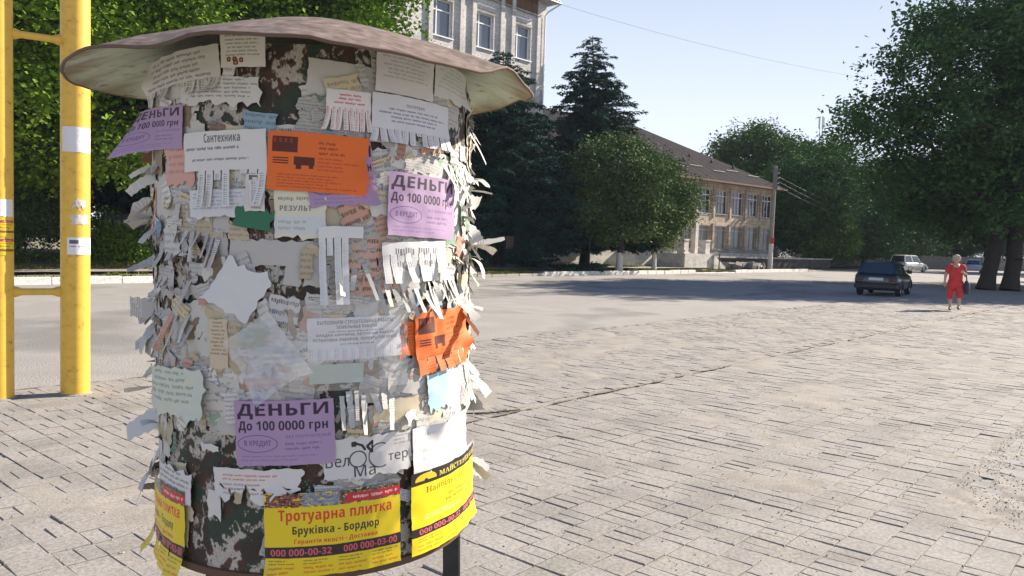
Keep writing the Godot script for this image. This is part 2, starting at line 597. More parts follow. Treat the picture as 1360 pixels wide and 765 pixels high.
	for n in 420:
		var s := pow(r.randf(), .6) * 26.0 + 6.0
		if fine.get_noise_1d(s * 1.3) < (.05 if s < 20 else -.2):
			continue
		tufts.append([Transform3D(Basis(Vector3.UP, r.randf() * TAU).scaled(Vector3.ONE * r.randf_range(.02, .05)), grid(-4.8 + r.randfn(0, .02), s, -.012)), Color(1, 1, 1) * r.randf_range(.6, 1.1)])
	for n in 26:
		tufts.append([Transform3D(Basis(Vector3.UP, r.randf() * TAU).scaled(Vector3.ONE * r.randf_range(.02, .045)), grid(-4.9 + r.randfn(0, .03), 5.62 + r.randfn(0, .03), -.012)), Color(.9, 1, .7)])
	for n in 40:
		tufts.append([Transform3D(Basis(Vector3.UP, r.randf() * TAU).scaled(Vector3.ONE * r.randf_range(.012, .024)), grid(r.randf_range(-3.2, -1.0), .1 + floorf(r.randf_range(10, 22)) * .2, -.006)), Color(.7, .7, .5)])
	scatter("weeds", blade.mesh(M.grass), tufts, pavement).set_meta("kind", "stuff")

func scatter(called: String, m: Mesh, places: Array, parent: Node = null) -> MultiMeshInstance3D:
	var mm := MultiMesh.new()
	mm.transform_format = MultiMesh.TRANSFORM_3D
	mm.use_colors = true
	mm.mesh = m
	mm.instance_count = places.size()
	for k in places.size():
		mm.set_instance_transform(k, places[k][0])
		mm.set_instance_color(k, places[k][1])
	var o := MultiMeshInstance3D.new()
	o.multimesh = mm
	o.name = called if parent else numbered(called)
	(parent if parent else self).add_child(o, true)
	return o

# ---------------------------------------------------------------- far side of the road
func far_height(q: float, s: float) -> float:
	# ground behind the far kerb: a low bank with a little unevenness
	var back := -25.35 - q
	return 0.10 + 0.25 * smoothstep(0.0, 9.0, back) + 0.04 * fine.get_noise_2d(q * .5, s * .5) * smoothstep(0.0, 1.0, back)

func build_far_side() -> void:
	var sh := Shape.new()
	var nq := 60
	var ns := 150
	var hs := []
	for a in ns + 1:
		for b in nq + 1:
			var q := -25.35 - 60.0 * pow(float(b) / nq, 1.5)
			var s := lerpf(-60, 150, float(a) / ns)
			sh.vert(grid(q, s, far_height(q, s)), Vector3.UP)
	for a in ns:
		for b in nq:
			var k := a * (nq + 1) + b
			sh.face(k, k + nq + 2, k + 1)
			sh.face(k, k + nq + 1, k + nq + 2)
	setting(put("verge", sh, M.earth))
	var walk := sheet_between(-29.2, -27.4, -50.0, 120.0, 0.0, 3, 120)
	for k in walk.v.size():
		walk.v[k].y = far_height(-28.3, 0.0) + 0.09
	setting(put("footpath", walk, M.asphalt))
	# kerb stones
	var kerb := Node3D.new()
	kerb.name = "kerb"
	add_child(kerb)
	setting(kerb)
	var r := RandomNumberGenerator.new()
	r.seed = 12
	var stones := []
	for k in 3:
		var b := Shape.new()
		b.bevel_box(Vector3(-.09, -.25, -.49), Vector3(.09, .15, .49), .02)
		stones.append(b)
	var white: Mesh = stones[0].mesh(M.kerb_white)
	var bare: Mesh = stones[1].mesh(M.kerb_grey)
	var s := -12.0
	while s < 96.0:
		var drive := s > 47.7 and s < 53.4
		var painted := s > 31.0 and s < 68 or s < 16.0
		var o := put_mesh("kerb_stone", white if painted else bare, kerb)
		o.transform = Transform3D(Basis(Vector3.UP, deg_to_rad(-GRID_AZ) + r.randf_range(-.012, .012)), grid(-25.27 + r.randf_range(-.015, .015), s, (-.115 if drive else (-.06 if not painted else .05)) + r.randf_range(-.02, .012)))
		s += 1.0
	# grass on the verge
	var blade := Shape.new()
	for n in 9:
		var a := r.randf() * TAU
		var lean := Vector3(cos(a), 0, sin(a)) * r.randf_range(.1, .6)
		var side := Vector3(-sin(a), 0, cos(a)) * .09
		var root := Vector3(r.randf_range(-.5, .5), 0, r.randf_range(-.5, .5))
		blade.tri(root + side, root - side, root + Vector3(0, r.randf_range(.5, 1.0), 0) + lean)
	var tufts := []
	for n in 15000:
		var q := -25.5 - pow(r.randf(), 1.2) * 16.0
		var g := r.randf_range(4.0, 66.0)
		if q < -27.3 and q > -29.3:
			continue
		var dense := fine.get_noise_2d(q * .35 + 9, g * .35)
		if dense < -.05 + (.15 if q > -27.3 else 0.0):
			continue
		var f := r.randf_range(.7, 1.25)
		tufts.append([Transform3D(Basis(Vector3.UP, r.randf() * TAU).scaled(Vector3(.3, r.randf_range(.06, .2), .3)), grid(q, g, far_height(q, g) - .01)), Color(f * r.randf_range(.9, 1.4), f, f * .8)])
	var grass := scatter("grass", blade.mesh(M.grass), tufts)
	grass.set_meta("kind", "stuff")
	tag(grass, "patchy yellow green grass on the verge across the road", "grass")

# ---------------------------------------------------------------- buildings
# a wall in the plane z = z0 (facing +z) with rectangular openings [x0, y0, x1, y1] and reveals of the given depth
func wall_face(sh: Shape, x0: float, x1: float, y0: float, y1: float, z0: float, holes: Array, depth: float) -> void:
	var xs := [x0, x1]
	var ys := [y0, y1]
	for h in holes:
		xs.append_array([h[0], h[2]])
		ys.append_array([h[1], h[3]])
	xs.sort()
	ys.sort()
	for a in xs.size() - 1:
		for b in ys.size() - 1:
			if xs[a + 1] - xs[a] < 1e-4 or ys[b + 1] - ys[b] < 1e-4:
				continue
			var mx: float = (xs[a] + xs[a + 1]) / 2
			var my: float = (ys[b] + ys[b + 1]) / 2
			var open := false
			for h in holes:
				if mx > h[0] and mx < h[2] and my > h[1] and my < h[3]:
					open = true
			if not open:
				sh.quad(Vector3(xs[a], ys[b], z0), Vector3(xs[a + 1], ys[b], z0), Vector3(xs[a + 1], ys[b + 1], z0), Vector3(xs[a], ys[b + 1], z0))
	for h in holes:
		var zb := z0 - depth
		sh.quad(Vector3(h[0], h[1], z0), Vector3(h[0], h[3], z0), Vector3(h[0], h[3], zb), Vector3(h[0], h[1], zb))
		sh.quad(Vector3(h[2], h[1], zb), Vector3(h[2], h[3], zb), Vector3(h[2], h[3], z0), Vector3(h[2], h[1], z0))
		sh.quad(Vector3(h[0], h[3], z0), Vector3(h[2], h[3], z0), Vector3(h[2], h[3], zb), Vector3(h[0], h[3], zb))
		sh.quad(Vector3(h[0], h[1], zb), Vector3(h[2], h[1], zb), Vector3(h[2], h[1], z0), Vector3(h[0], h[1], z0))

func brick_map() -> Array:
	# colour and relief of thin brickwork too far off to tell the bricks apart
	var r := RandomNumberGenerator.new()
	r.seed = 404
	var w := 512
	var h := 512
	var im := Image.create(w, h, false, Image.FORMAT_RGB8)
	var up := Image.create(w, h, false, Image.FORMAT_RGB8)
	im.fill(lin(.34, .32, .29))
	up.fill(Color.BLACK)
	var rows := 16
	var cols := 8
	for b in rows:
		for a in cols + 1:
			var x := int((a + (.5 if b % 2 else .0) - .5) * w / cols)
			var g := r.randf_range(.78, 1.08)
			var c := lin(.74 * g, .72 * g, .70 * g)
			var box := Rect2i(x + 2, b * h / rows + 2, w / cols - 4, h / rows - 5)
			im.fill_rect(box.intersection(Rect2i(0, 0, w, h)), c)
			up.fill_rect(box.intersection(Rect2i(0, 0, w, h)), Color.WHITE)
	return [ImageTexture.create_from_image(im), ImageTexture.create_from_image(up)]

# window in an opening: frame bars and separate panes; style bars are fractions of the width / height
func window_in(parent: Node, hole: Array, z: float, frame: Material, glass: Material, uprights: Array, transom: float, called := "window", curtain := false) -> void:
	var x0: float = hole[0]; var y0: float = hole[1]; var x1: float = hole[2]; var y1: float = hole[3]
	var f := Shape.new()
	var t := 0.055
	f.box(Vector3(x0, y0, z), Vector3(x0 + t, y1, z + .07))
	f.box(Vector3(x1 - t, y0, z), Vector3(x1, y1, z + .07))
	f.box(Vector3(x0 + t, y0, z), Vector3(x1 - t, y0 + t, z + .068))
	f.box(Vector3(x0 + t, y1 - t, z), Vector3(x1 - t, y1, z + .068))
	var edges := [x0 + t]
	for u in uprights:
		var x := lerpf(x0, x1, u)
		f.box(Vector3(x - t * .6, y0 + t, z), Vector3(x + t * .6, y1 - t, z + .075))
		edges.append_array([x - t * .6, x + t * .6])
	edges.append(x1 - t)
	var yt := lerpf(y0, y1, transom)
	var k := 0
	var panes := []
	while k < edges.size():
		if transom < 1.0:
			f.box(Vector3(edges[k], yt - t * .6, z), Vector3(edges[k + 1], yt + t * .6, z + .066))
			panes.append([edges[k], y0 + t, edges[k + 1], yt - t * .6])
			panes.append([edges[k], yt + t * .6, edges[k + 1], y1 - t])
		else:
			panes.append([edges[k], y0 + t, edges[k + 1], y1 - t])
		k += 2
	var o := put(called, f, frame, parent)
	for p in panes:
		var g := Shape.new()
		g.box(Vector3(p[0], p[1], z + .02), Vector3(p[2], p[3], z + .032))
		put("pane", g, glass, o)

func build_brick_building() -> void:
	var maps := brick_map()
	M.brick = grained("pale silicate brickwork", maps[0], 1.04, .9, maps[1], .8)
	M.brick.uv1_world_triplanar = false
	M.brick = detailed(M.brick, M.patches, 6.0)
	M.brown_slat = plain("brown slatted cladding", lin(.20, .115, .075), .8)
	M.galvanised = plain("galvanised sheet", lin(.46, .47, .48), .45, .3)
	var b := thing("brick_building", "tall pale brick building with paired pilasters and brown slatted attic panels", "building", Vector3(1.6, 0, -50.0), deg_to_rad(90 - 43.0))
	var length := 13.0
	var top := 16.5
	var holes := []
	var sills := [2.85, 6.15, 9.45, 12.75]
	var bays := []
	var x := -2.11
	while x > -length + 2:
		bays.append(x)
		x -= 3.23
	for c in bays:
		for y in sills:
			holes.append([c - .74, y, c + .74, y + 1.98])
	var w := Shape.new()
	wall_face(w, -length, 0, 0, top, 0, holes, .32)
	w.quad(Vector3(0, 0, 0), Vector3(0, 0, -14), Vector3(0, top, -14), Vector3(0, top, 0))
	w.quad(Vector3(-length, 0, -14), Vector3(-length, 0, 0), Vector3(-length, top, 0), Vector3(-length, top, -14))
	w.quad(Vector3(0, 0, -14), Vector3(-length, 0, -14), Vector3(-length, top, -14), Vector3(0, top, -14))
	put("wall", w, M.brick, b)
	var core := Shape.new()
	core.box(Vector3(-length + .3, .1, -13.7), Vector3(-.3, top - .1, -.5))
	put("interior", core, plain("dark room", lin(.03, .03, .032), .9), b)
	for h in holes:
		if h[1] < 6:
			continue
		window_in(b, h, -.26, M.white_frame, M.glass_blue, [.30], .72)
		var sill := Shape.new()
		sill.box(Vector3(h[0] - .05, h[1] - .07, -.2), Vector3(h[2] + .05, h[1] - .002, .09))
		put("sill", sill, M.white_frame, b)
		var lintel := Shape.new()
		lintel.box(Vector3(h[0] - .12, h[3] + .003, -.1), Vector3(h[2] + .12, h[3] + .2, .012))
		put("lintel", lintel, M.concrete, b)
	for c in bays:
		for off in [-.92, 1.37]:
			var p := Shape.new()
			p.box(Vector3(c + off - .15, 0, .003), Vector3(c + off + .15, top, .125))
			put("pilaster", p, M.brick, b)
		# attic panel of upright slats over the window, a narrow one over the strip between
		for e in [[c - .76, c + 1.2], [c - 1.68, c - 1.08]]:
			var a := Shape.new()
			a.box(Vector3(e[0], 15.66, .003), Vector3(e[1], top - .02, .06))
			var q: float = e[0] + .05
			while q < e[1] - .05:
				a.box(Vector3(q, 15.7, .06), Vector3(q + .07, top - .05, .1))
				q += .12
			put("attic_panel", a, M.brown_slat, b)
			var ledge := Shape.new()
			ledge.box(Vector3(e[0], 15.56, .003), Vector3(e[1], 15.655, .12))
			put("ledge", ledge, M.concrete, b)
	var end_panel := Shape.new()
	end_panel.box(Vector3(.004, 15.66, -1.6), Vector3(.06, top - .02, -.25))
	put("attic_panel", end_panel, M.brown_slat, b)
	var roof := Shape.new()
	roof.box(Vector3(-length - .4, top, -14.4), Vector3(.45, top + .18, .62))
	roof.box(Vector3(-length - .45, top + .18, -14.45), Vector3(.5, top + .26, .67))
	put("roof", roof, M.galvanised, b)
	var gutter := Shape.new()
	gutter.tube([Vector3(-length, top + .02, .72), Vector3(.55, top + .02, .72)], [.07, .07], 8)
	put("gutter", gutter, M.galvanised, b)
	var pipe := Shape.new()
	pipe.tube([Vector3(.5, top, .72), Vector3(.3, top - .15, .66), Vector3(-.1, top - .55, .2), Vector3(-.2, top - .8, .1), Vector3(-.2, .4, .1)], [.06, .055, .055, .055, .055], 8)
	put("downpipe", pipe, M.white_frame, b)

func build_hall() -> void:
	# two-storey hall with a hipped sheet-metal roof
	var tile := Image.create(256, 256, false, Image.FORMAT_RGB8)
	var rise := Image.create(256, 256, false, Image.FORMAT_RGB8)
	var r := RandomNumberGenerator.new()
	r.seed = 9
	tile.fill(lin(.16, .12, .085))
	rise.fill(Color.BLACK)
	for a in 8:
		for c in 8:
			var g := r.randf_range(.8, 1.1)
			tile.fill_rect(Rect2i(a * 32 + 1, c * 32 + 1, 30, 30), lin(.56 * g, .465 * g, .36 * g))
			rise.fill_rect(Rect2i(a * 32 + 1, c * 32 + 1, 30, 30), Color.WHITE)
	M.tile = grained("small tan facing tiles", ImageTexture.create_from_image(tile), 2.2, .7, ImageTexture.create_from_image(rise), .6)
	M.tile.uv1_world_triplanar = false
	M.tile = detailed(M.tile, noise_map(.01, [[.2, lin(.55, .5, .45)], [.5, grey(.97)], [.9, grey(1)]], 256, 5, 91), 5.0)
	M.roof = detailed(grained("mauve brown sheet roof", noise_map(.02, [[.2, lin(.026, .022, .025)], [.8, lin(.036, .031, .034)]], 256, 4, 93), 4.0, .85), M.patches, 11.0)
	M.roof.metallic_specular = .15
	var b := thing("public_hall", "two storey tan tiled hall with brown hipped metal roof and tall windows", "building", Vector3(23.0, 0, -70.0), deg_to_rad(90 - 48.0))
	var length := 29.0
	var deep := 18.0
	var holes_up := []
	var holes_low := []
	var x := -1.27
	while x > -length + 1:
		holes_up.append([x - .86, 4.5, x + .86, 6.42])
		holes_low.append([x - .86, 1.64, x + .86, 3.52])
		x -= 2.33
	var w := Shape.new()
	wall_face(w, -length, 0, 1.36, 7.05, 0, holes_up + holes_low, .3)
	w.quad(Vector3(0, .1, 0), Vector3(0, .1, -deep), Vector3(0, 7.05, -deep), Vector3(0, 7.05, 0))
	w.quad(Vector3(-length, .1, -deep), Vector3(-length, .1, 0), Vector3(-length, 7.05, 0), Vector3(-length, 7.05, -deep))
	put("wall", w, M.tile, b)
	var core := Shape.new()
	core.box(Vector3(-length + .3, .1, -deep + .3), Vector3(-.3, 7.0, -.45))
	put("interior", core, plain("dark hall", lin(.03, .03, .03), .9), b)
	var plinth := Shape.new()
	plinth.box(Vector3(-length - .06, .05, -deep), Vector3(.06, 1.355, .08))
	put("plinth", plinth, M.plaster, b)
	for h in holes_up:
		window_in(b, h, -.24, M.white_frame, M.glass, [.36, .64], .76)
		var sill := Shape.new()
		sill.box(Vector3(h[0], h[1] - .06, -.2), Vector3(h[2], h[1] - .002, .07))
		put("sill", sill, M.concrete, b)
	var shutter := plain("pale blind behind glass", lin(.20, .19, .17), .12)
	for h in holes_low:
		window_in(b, h, -.24, M.grey_frame, shutter, [.5], .82)
		var sill := Shape.new()
		sill.box(Vector3(h[0], h[1] - .06, -.2), Vector3(h[2], h[1] - .002, .07))
		put("sill", sill, M.concrete, b)
	# pale fins between the windows
	for h in holes_up:
		for y in [[4.2, 6.6], [1.5, 3.7]]:
			var fin := Shape.new()
			fin.box(Vector3(h[0] - .42, y[0], .003), Vector3(h[0] - .2, y[1], .11))
			put("fin", fin, M.tile, b)
	# roof: four hips, overhanging eaves
	var e := .75
	var k0 := Vector3(e, 7.1, e)
	var k1 := Vector3(-length - e, 7.1, e)
	var k2 := Vector3(-length - e, 7.1, -deep - e)
	var k3 := Vector3(e, 7.1, -deep - e)
	var r0 := Vector3(-deep / 2, 12.4, -deep / 2)
	var r1 := Vector3(-length + deep / 2, 12.4, -deep / 2)
	var roof := Shape.new()
	roof.quad(k1, k0, r0, r1)
	roof.tri(k0, k3, r0)
	roof.quad(k3, k2, r1, r0)
	roof.tri(k2, k1, r1)
	var o := put("roof", roof, M.roof, b)
	var soffit := Shape.new()
	soffit.box(Vector3(-length - e, 6.96, -deep - e), Vector3(e, 7.09, e))
	put("eaves", soffit, M.brown_slat, b)
	# standing ribs of the sheets, snow guards and small vents
	var up: Vector3 = (r0 - Vector3(r0.x, 7.1, e)).normalized()
	var out := Vector3(0, -up.z, up.y)
	var rib_x := -length
	while rib_x < 0:
		var reach := minf(1.0, minf((e - rib_x) / (deep / 2 + e), (rib_x + length + e) / (deep / 2 + e))) * .97
		var a0 := Vector3(rib_x, 7.1, e) + out * .002
		var a1 := Vector3(rib_x, 7.1, e).lerp(Vector3(rib_x, 12.4, -deep / 2), reach)
		var rib := Shape.new()
		rib.tube([a0, a1], [.014, .014], 4, false)
		put("roof_seam", rib, M.roof, o)
		rib_x += 1.15
	for k in 10:
		var g := Shape.new()
		var base := Vector3(-2.5 - k * 2.6, 7.1, e).lerp(Vector3(-2.5 - k * 2.6, 12.4, -deep / 2), .16 + .05 * (k % 2)) + out * .12
		g.tube([base - Vector3(.85, 0, 0), base + Vector3(.85, 0, 0)], [.03, .03], 6)
		for f in [-.8, 0.0, .8]:
			g.tube([base + Vector3(f, 0, 0), base + Vector3(f, 0, 0) - out * .12], [.02, .02], 5)
		put("snow_guard", g, M.wire, o)
	for k in 5:
		var g := Shape.new()
		var base := Vector3(-3.5 - k * 2.4, 7.1, e).lerp(Vector3(-3.5 - k * 2.4, 12.4, -deep / 2), .3 + .06 * (k % 3)) - Vector3(0, .04, 0)
		g.lathe([Vector2(.09, 0), Vector2(.09, .2), Vector2(.13, .22), Vector2(.02, .32)], 8, base)
		put("vent", g, M.black_plastic, o)
	# raised terrace with a dark retaining wall in front
	var t := thing("terrace", "raised concrete terrace with dark retaining wall before the tan hall", "terrace", b.position, b.rotation.y)
	var slab := Shape.new()
	slab.box(Vector3(-13.0, .02, .1), Vector3(6.5, .98, 2.2))
	put("retaining_wall", slab, grained("dark concrete", noise_map(.02, [[.2, lin(.025, .024, .023)], [.7, lin(.06, .057, .052)], [.9, lin(.11, .10, .09)]], 256, 5, 95), 3.0), t)  # much darker in tone than the deck concrete
	var deck := Shape.new()
	deck.box(Vector3(-13.1, .982, .1), Vector3(6.6, 1.1, 2.3))
	put("deck", deck, M.concrete, t)
	for k in 1:
		var planter := Shape.new()
		planter.lathe([Vector2(.34, 1.102), Vector2(.42, 1.75), Vector2(.46, 1.76), Vector2(.46, 1.84), Vector2(.36, 1.84), Vector2(.3, 1.5)], 12, Vector3(-2.6, 0, 1.6))
		var pl := put("planter", planter, M.black_plastic)
		pl.transform = b.transform
		tag(pl, "dark round planter on the terrace beside the utility pole", "planter")
	# pale entrance block with steps at the near end of the terrace
	var en := thing("entrance_block", "whitewashed entrance ramp block beside the tan hall terrace", "ramp", b.position, b.rotation.y)
	var eb := Shape.new()
	eb.box(Vector3(-16.6, .02, .1), Vector3(-13.12, 1.25, 2.6))
	put("landing", eb, M.plaster, en)
	var ramp := Shape.new()
	ramp.loft([[Vector3(-13.118, .02, .3), Vector3(-13.118, .02, 2.75), Vector3(-13.118, 1.2, 2.75), Vector3(-13.118, 1.2, .3)], [Vector3(-11.6, .02, .3), Vector3(-11.6, .02, 2.75), Vector3(-11.6, .3, 2.75), Vector3(-11.6, .3, .3)]])
	put("ramp", ramp, M.plaster, en)
	for f in [-16.2, -13.5]:
		var pier := Shape.new()
		pier.box(Vector3(f - .28, 1.252, 1.8), Vector3(f + .28, 2.2, 2.4))
		pier.box(Vector3(f - .33, 2.2, 1.75), Vector3(f + .33, 2.3, 2.45))
		put("pier", pier, M.plaster, en)
	var column := Shape.new()
	column.box(Vector3(-12.98, 1.252, .5), Vector3(-12.6, 4.2, .9))
	put("porch_column", column, M.plaster, en)
	var canopy := Shape.new()
	canopy.box(Vector3(-16.4, 4.2, .09), Vector3(-12.3, 4.4, 1.4))
	put("canopy", canopy, M.concrete, en)
	# wall unit of the air conditioning
	var ac := thing("air_conditioner", "grey air conditioner unit under the hall's lower windows", "air conditioner", b.transform * Vector3(-12.0, 1.12, .45), b.rotation.y)
	var body := Shape.new()
	body.bevel_box(Vector3(-.42, 0, -.16), Vector3(.42, .62, .16), .02)
	put("body", body, M.white_frame, ac)
	var grille := Shape.new()
	grille.lathe([Vector2(.26, 0), Vector2(.26, .03), Vector2(0.02, .03)], 16)
	var go := put("fan_grille", grille, M.black_plastic, ac)
	go.transform = Transform3D(Basis(Vector3.RIGHT, PI / 2), Vector3(-.1, .31, .162))
	# heap of broken concrete before the terrace
	var heap := Shape.new()
	for k in 26:
		var bx := Shape.new()
		var sz := Vector3(r.randf_range(.15, .5), r.randf_range(.08, .25), r.randf_range(.15, .4))
		bx.bevel_box(-sz, sz, .03)
		var tf := Transform3D(Basis.from_euler(Vector3(r.randf_range(-.4, .4), r.randf() * 6, r.randf_range(-.4, .4))), Vector3(-9.4 + r.randfn(0, 1.1), .22 + r.randf() * .25, 3.2 + r.randfn(0, .35)))
		for n in bx.v.size():
			heap.v.append(tf * bx.v[n]); heap.n.append(tf.basis * bx.n[n]); heap.t.append(Vector2.ZERO); heap.c.append(Color.WHITE)
		for n in bx.i:
			heap.i.append(n + heap.v.size() - bx.v.size())
	var ho := put("rubble", heap, M.asphalt_patch)
	ho.transform = b.transform
	ho.set_meta("kind", "stuff")
	tag(ho, "heap of broken concrete slabs below the terrace wall", "rubble")
	# pale panel fence between the two buildings
	var fence := thing("panel_fence", "pale concrete panel fence behind the spruces", "fence", b.transform * Vector3(-length - .3, 0, -1.0), b.rotation.y)
	for k in 9:
		var p := Shape.new()
		p.box(Vector3(-2.3 - k * 2.4, .1, -.04), Vector3(-.1 - k * 2.4, 1.75 + .05 * (k % 2), .04))
		for u in 7:
			p.box(Vector3(-2.15 - k * 2.4 + u * .3, .3, .041), Vector3(-2.0 - k * 2.4 + u * .3, 1.6, .075))
		put("panel", p, M.plaster, fence)
		var post := Shape.new()
		post.box(Vector3(-.098 - k * 2.4, 0, -.08), Vector3(.098 - k * 2.4, 1.95, .08))
		put("post", post, M.concrete, fence)

# ---------------------------------------------------------------- trees
func leaf_cluster(n: int, size: float, sd: int, slim := 0.62) -> Shape:
	var r := RandomNumberGenerator.new()
	r.seed = sd
	var sh := Shape.new()
	for k in n:
		var p := Vector3(r.randfn(0, .42), r.randfn(0, .27), r.randfn(0, .42))
		var along := Vector3(r.randfn(0, 1), r.randfn(-.25, .5), r.randfn(0, 1)).normalized()
		var side := along.cross(Vector3(r.randfn(0, .5), 1, r.randfn(0, .5))).normalized()
		var up := side.cross(along).normalized()
		var l := size * r.randf_range(.7, 1.25)
		var w := l * slim
		var g := r.randf_range(.75, 1.2)
		sh.ink = Color(g * r.randf_range(.9, 1.15), g, g * r.randf_range(.75, 1.05))
		var tip := p + along * l
		var a := p + along * l * .45 + side * w * .5 + up * l * .1
		var b := p + along * l * .45 - side * w * .5 + up * l * .1
		sh.tri(p, a, tip)
		sh.tri(p, tip, b)
	return sh

func spray_shape(sd: int) -> Shape:
	# a flat spruce twig along +x with needled side shoots, one unit long
	var r := RandomNumberGenerator.new()
	r.seed = sd
	var sh := Shape.new()
	for k in 30:
		var f := pow(r.randf(), .8)
		var root := Vector3(f * .85, r.randfn(0, .05), 0)
		var side := (1.0 if k % 2 else -1.0)
		var d := Vector3(r.randf_range(.35, .8), r.randf_range(-.55, .25), side * r.randf_range(.3, 1.0)).normalized()
		var l := r.randf_range(.22, .46) * (1.15 - f * .5)
		var w := d.cross(Vector3(r.randfn(0, .6), 1, r.randfn(0, .6))).normalized() * r.randf_range(.035, .06)
		var g := r.randf_range(.7, 1.3)
		sh.ink = Color(g * r.randf_range(.9, 1.1), g, g * r.randf_range(.85, 1.1))
		var tip := root + d * l + Vector3(0, -.05, 0)
		sh.quad(root - w * .4, root + w * .4, root + d * l * .55 + w, tip)
		sh.tri(root - w * .4, tip, root + d * l * .55 - w)
	return sh

# broad-leaved tree: limbs grow towards lumpy targets in the crown, leaf clusters sit round the targets
func broad_tree(o: Dictionary) -> Node3D:
	var r := RandomNumberGenerator.new()
	r.seed = o.seed
	var root := thing(o.get("called", "tree"), o.label, o.get("category", "tree"), o.at, 0.0, o.get("group", ""))
	var centre: Vector3 = o.centre          # relative to the base
	var rad: Vector3 = o.rad
	var nodes := []                          # [position, parent, count]
	var starts: Array = o.get("trunks", [[Vector3.ZERO, Vector3(0, centre.y - rad.y * .55, 0)]])
	for st in starts:
		var parent := -1
		var from: Vector3 = st[0]
		var to: Vector3 = st[1]
		var steps := 6
		for k in steps + 1:
			var f := float(k) / steps
			var p := from.lerp(to, f) + Vector3(r.randfn(0, .04), 0, r.randfn(0, .04)) * (f * 2.0 if k else 0.0)
			nodes.append([p, parent, 0])
			parent = nodes.size() - 1
		# the stem goes on into the crown
		for k in 4:
			var p: Vector3 = nodes[parent][0] + (centre + Vector3(0, rad.y * .45, 0) - nodes[parent][0]) * (.22 + .05 * k) + Vector3(r.randfn(0, .25), 0, r.randfn(0, .25)) * rad.x * .12
			nodes.append([p, parent, 0])
			parent = nodes.size() - 1
	var lump := FastNoiseLite.new()
	lump.seed = o.seed
	lump.frequency = .9
	var targets := []
	var tries := 0
	while targets.size() < o.targets and tries < 6000:
		tries += 1
		var d := Vector3(r.randfn(0, 1), r.randfn(0, 1), r.randfn(0, 1)).normalized()
		var reach := 1.0 + .5 * lump.get_noise_3dv(d * 1.7)
		var f := reach * (pow(r.randf(), .42))
		var p := centre + d * rad * f
		var narrow: float = 1.0 - o.get("taper", 0.0) * clampf(d.y * f, 0.0, 1.0)
		p.x = centre.x + (p.x - centre.x) * narrow
		p.z = centre.z + (p.z - centre.z) * narrow
		if p.y < o.get("lowest", 1.0):
			continue
		var near := false
		for q in targets:
			if q.distance_to(p) < o.get("gap", .9):
				near = true
				break
		if near:
			continue
		targets.append(p)
	var hub: Vector3 = nodes[6][0]
	targets.sort_custom(func(a, b): return a.distance_squared_to(hub) < b.distance_squared_to(hub))
	var tips := []
	for p in targets:
		var best := 0
		var least := INF
		for k in nodes.size():
			if nodes[k][0].y < o.get("fork", 1.5) * .8:
				continue
			var gap: Vector3 = p - nodes[k][0]
			var cost := gap.length() + maxf(0.0, -gap.y) * 1.1
			if cost < least:
				least = cost
				best = k
		var parent := best
		var from: Vector3 = nodes[best][0]
		var steps := clampi(int(least / .8), 1, 4)
		for k in range(1, steps + 1):
			var f := float(k) / steps
			var q := from.lerp(p, f) + Vector3(r.randfn(0, .07), sin(f * PI) * .12, r.randfn(0, .07)) * least * .5
			nodes.append([q if k < steps else p, parent, 0])
			parent = nodes.size() - 1
		tips.append(parent)
	for k in tips:
		var p: int = k
		while p >= 0:
			nodes[p][2] += 1
			p = nodes[p][1]
	var wood := Shape.new()
	var base_r: float = o.trunk
	var whole := float(targets.size()) / starts.size()
	for k in nodes.size():
		var parent: int = nodes[k][1]
		if parent < 0 or nodes[k][2] == 0:
			continue
		var r0: float = base_r * pow(minf(1.0, nodes[parent][2] / whole), .48)
		var r1: float = base_r * pow(minf(1.0, nodes[k][2] / whole), .48)
		if nodes[parent][1] < 0:
			r0 *= 1.35
		wood.tube([nodes[parent][0], nodes[k][0]], [maxf(r0, .014), maxf(r1, .012)], 9 if r0 > .1 else 5, false)
	var trunk := put("trunk", wood, M.bark, root)
	if o.get("limewashed", 0.0) > 0:
		var wash := Shape.new()
		for st in starts:
			var h: float = o.limewashed
			var d: Vector3 = (st[1] - st[0])
			d /= d.y
			wash.tube([st[0] + Vector3(0, .02, 0), st[0] + d * h * .4, st[0] + d * h], [base_r * 1.42, base_r * 1.22, base_r * 1.12], 12, false)
		put("limewash", wash, M.limewash, trunk)
	var leaves := []
	var per: int = o.per
	for p in targets:
		var light := r.randf_range(.8, 1.2)
		for k in per:
			var spread: float = o.get("spread", .75)
			var q: Vector3 = p + Vector3(r.randfn(0, spread), r.randfn(0, spread * .62), r.randfn(0, spread))
			var g := light * r.randf_range(.8, 1.2)
			leaves.append([Transform3D(Basis.from_euler(Vector3(r.randf_range(-.5, .5), r.randf() * TAU, r.randf_range(-.5, .5))).scaled(Vector3.ONE * r.randf_range(.75, 1.25) * o.get("cluster", 1.0)), q), Color(g, g, g * r.randf_range(.8, 1.05))])
	scatter("crown", o.leaf, leaves, root).set_meta("kind", "stuff")
	return root

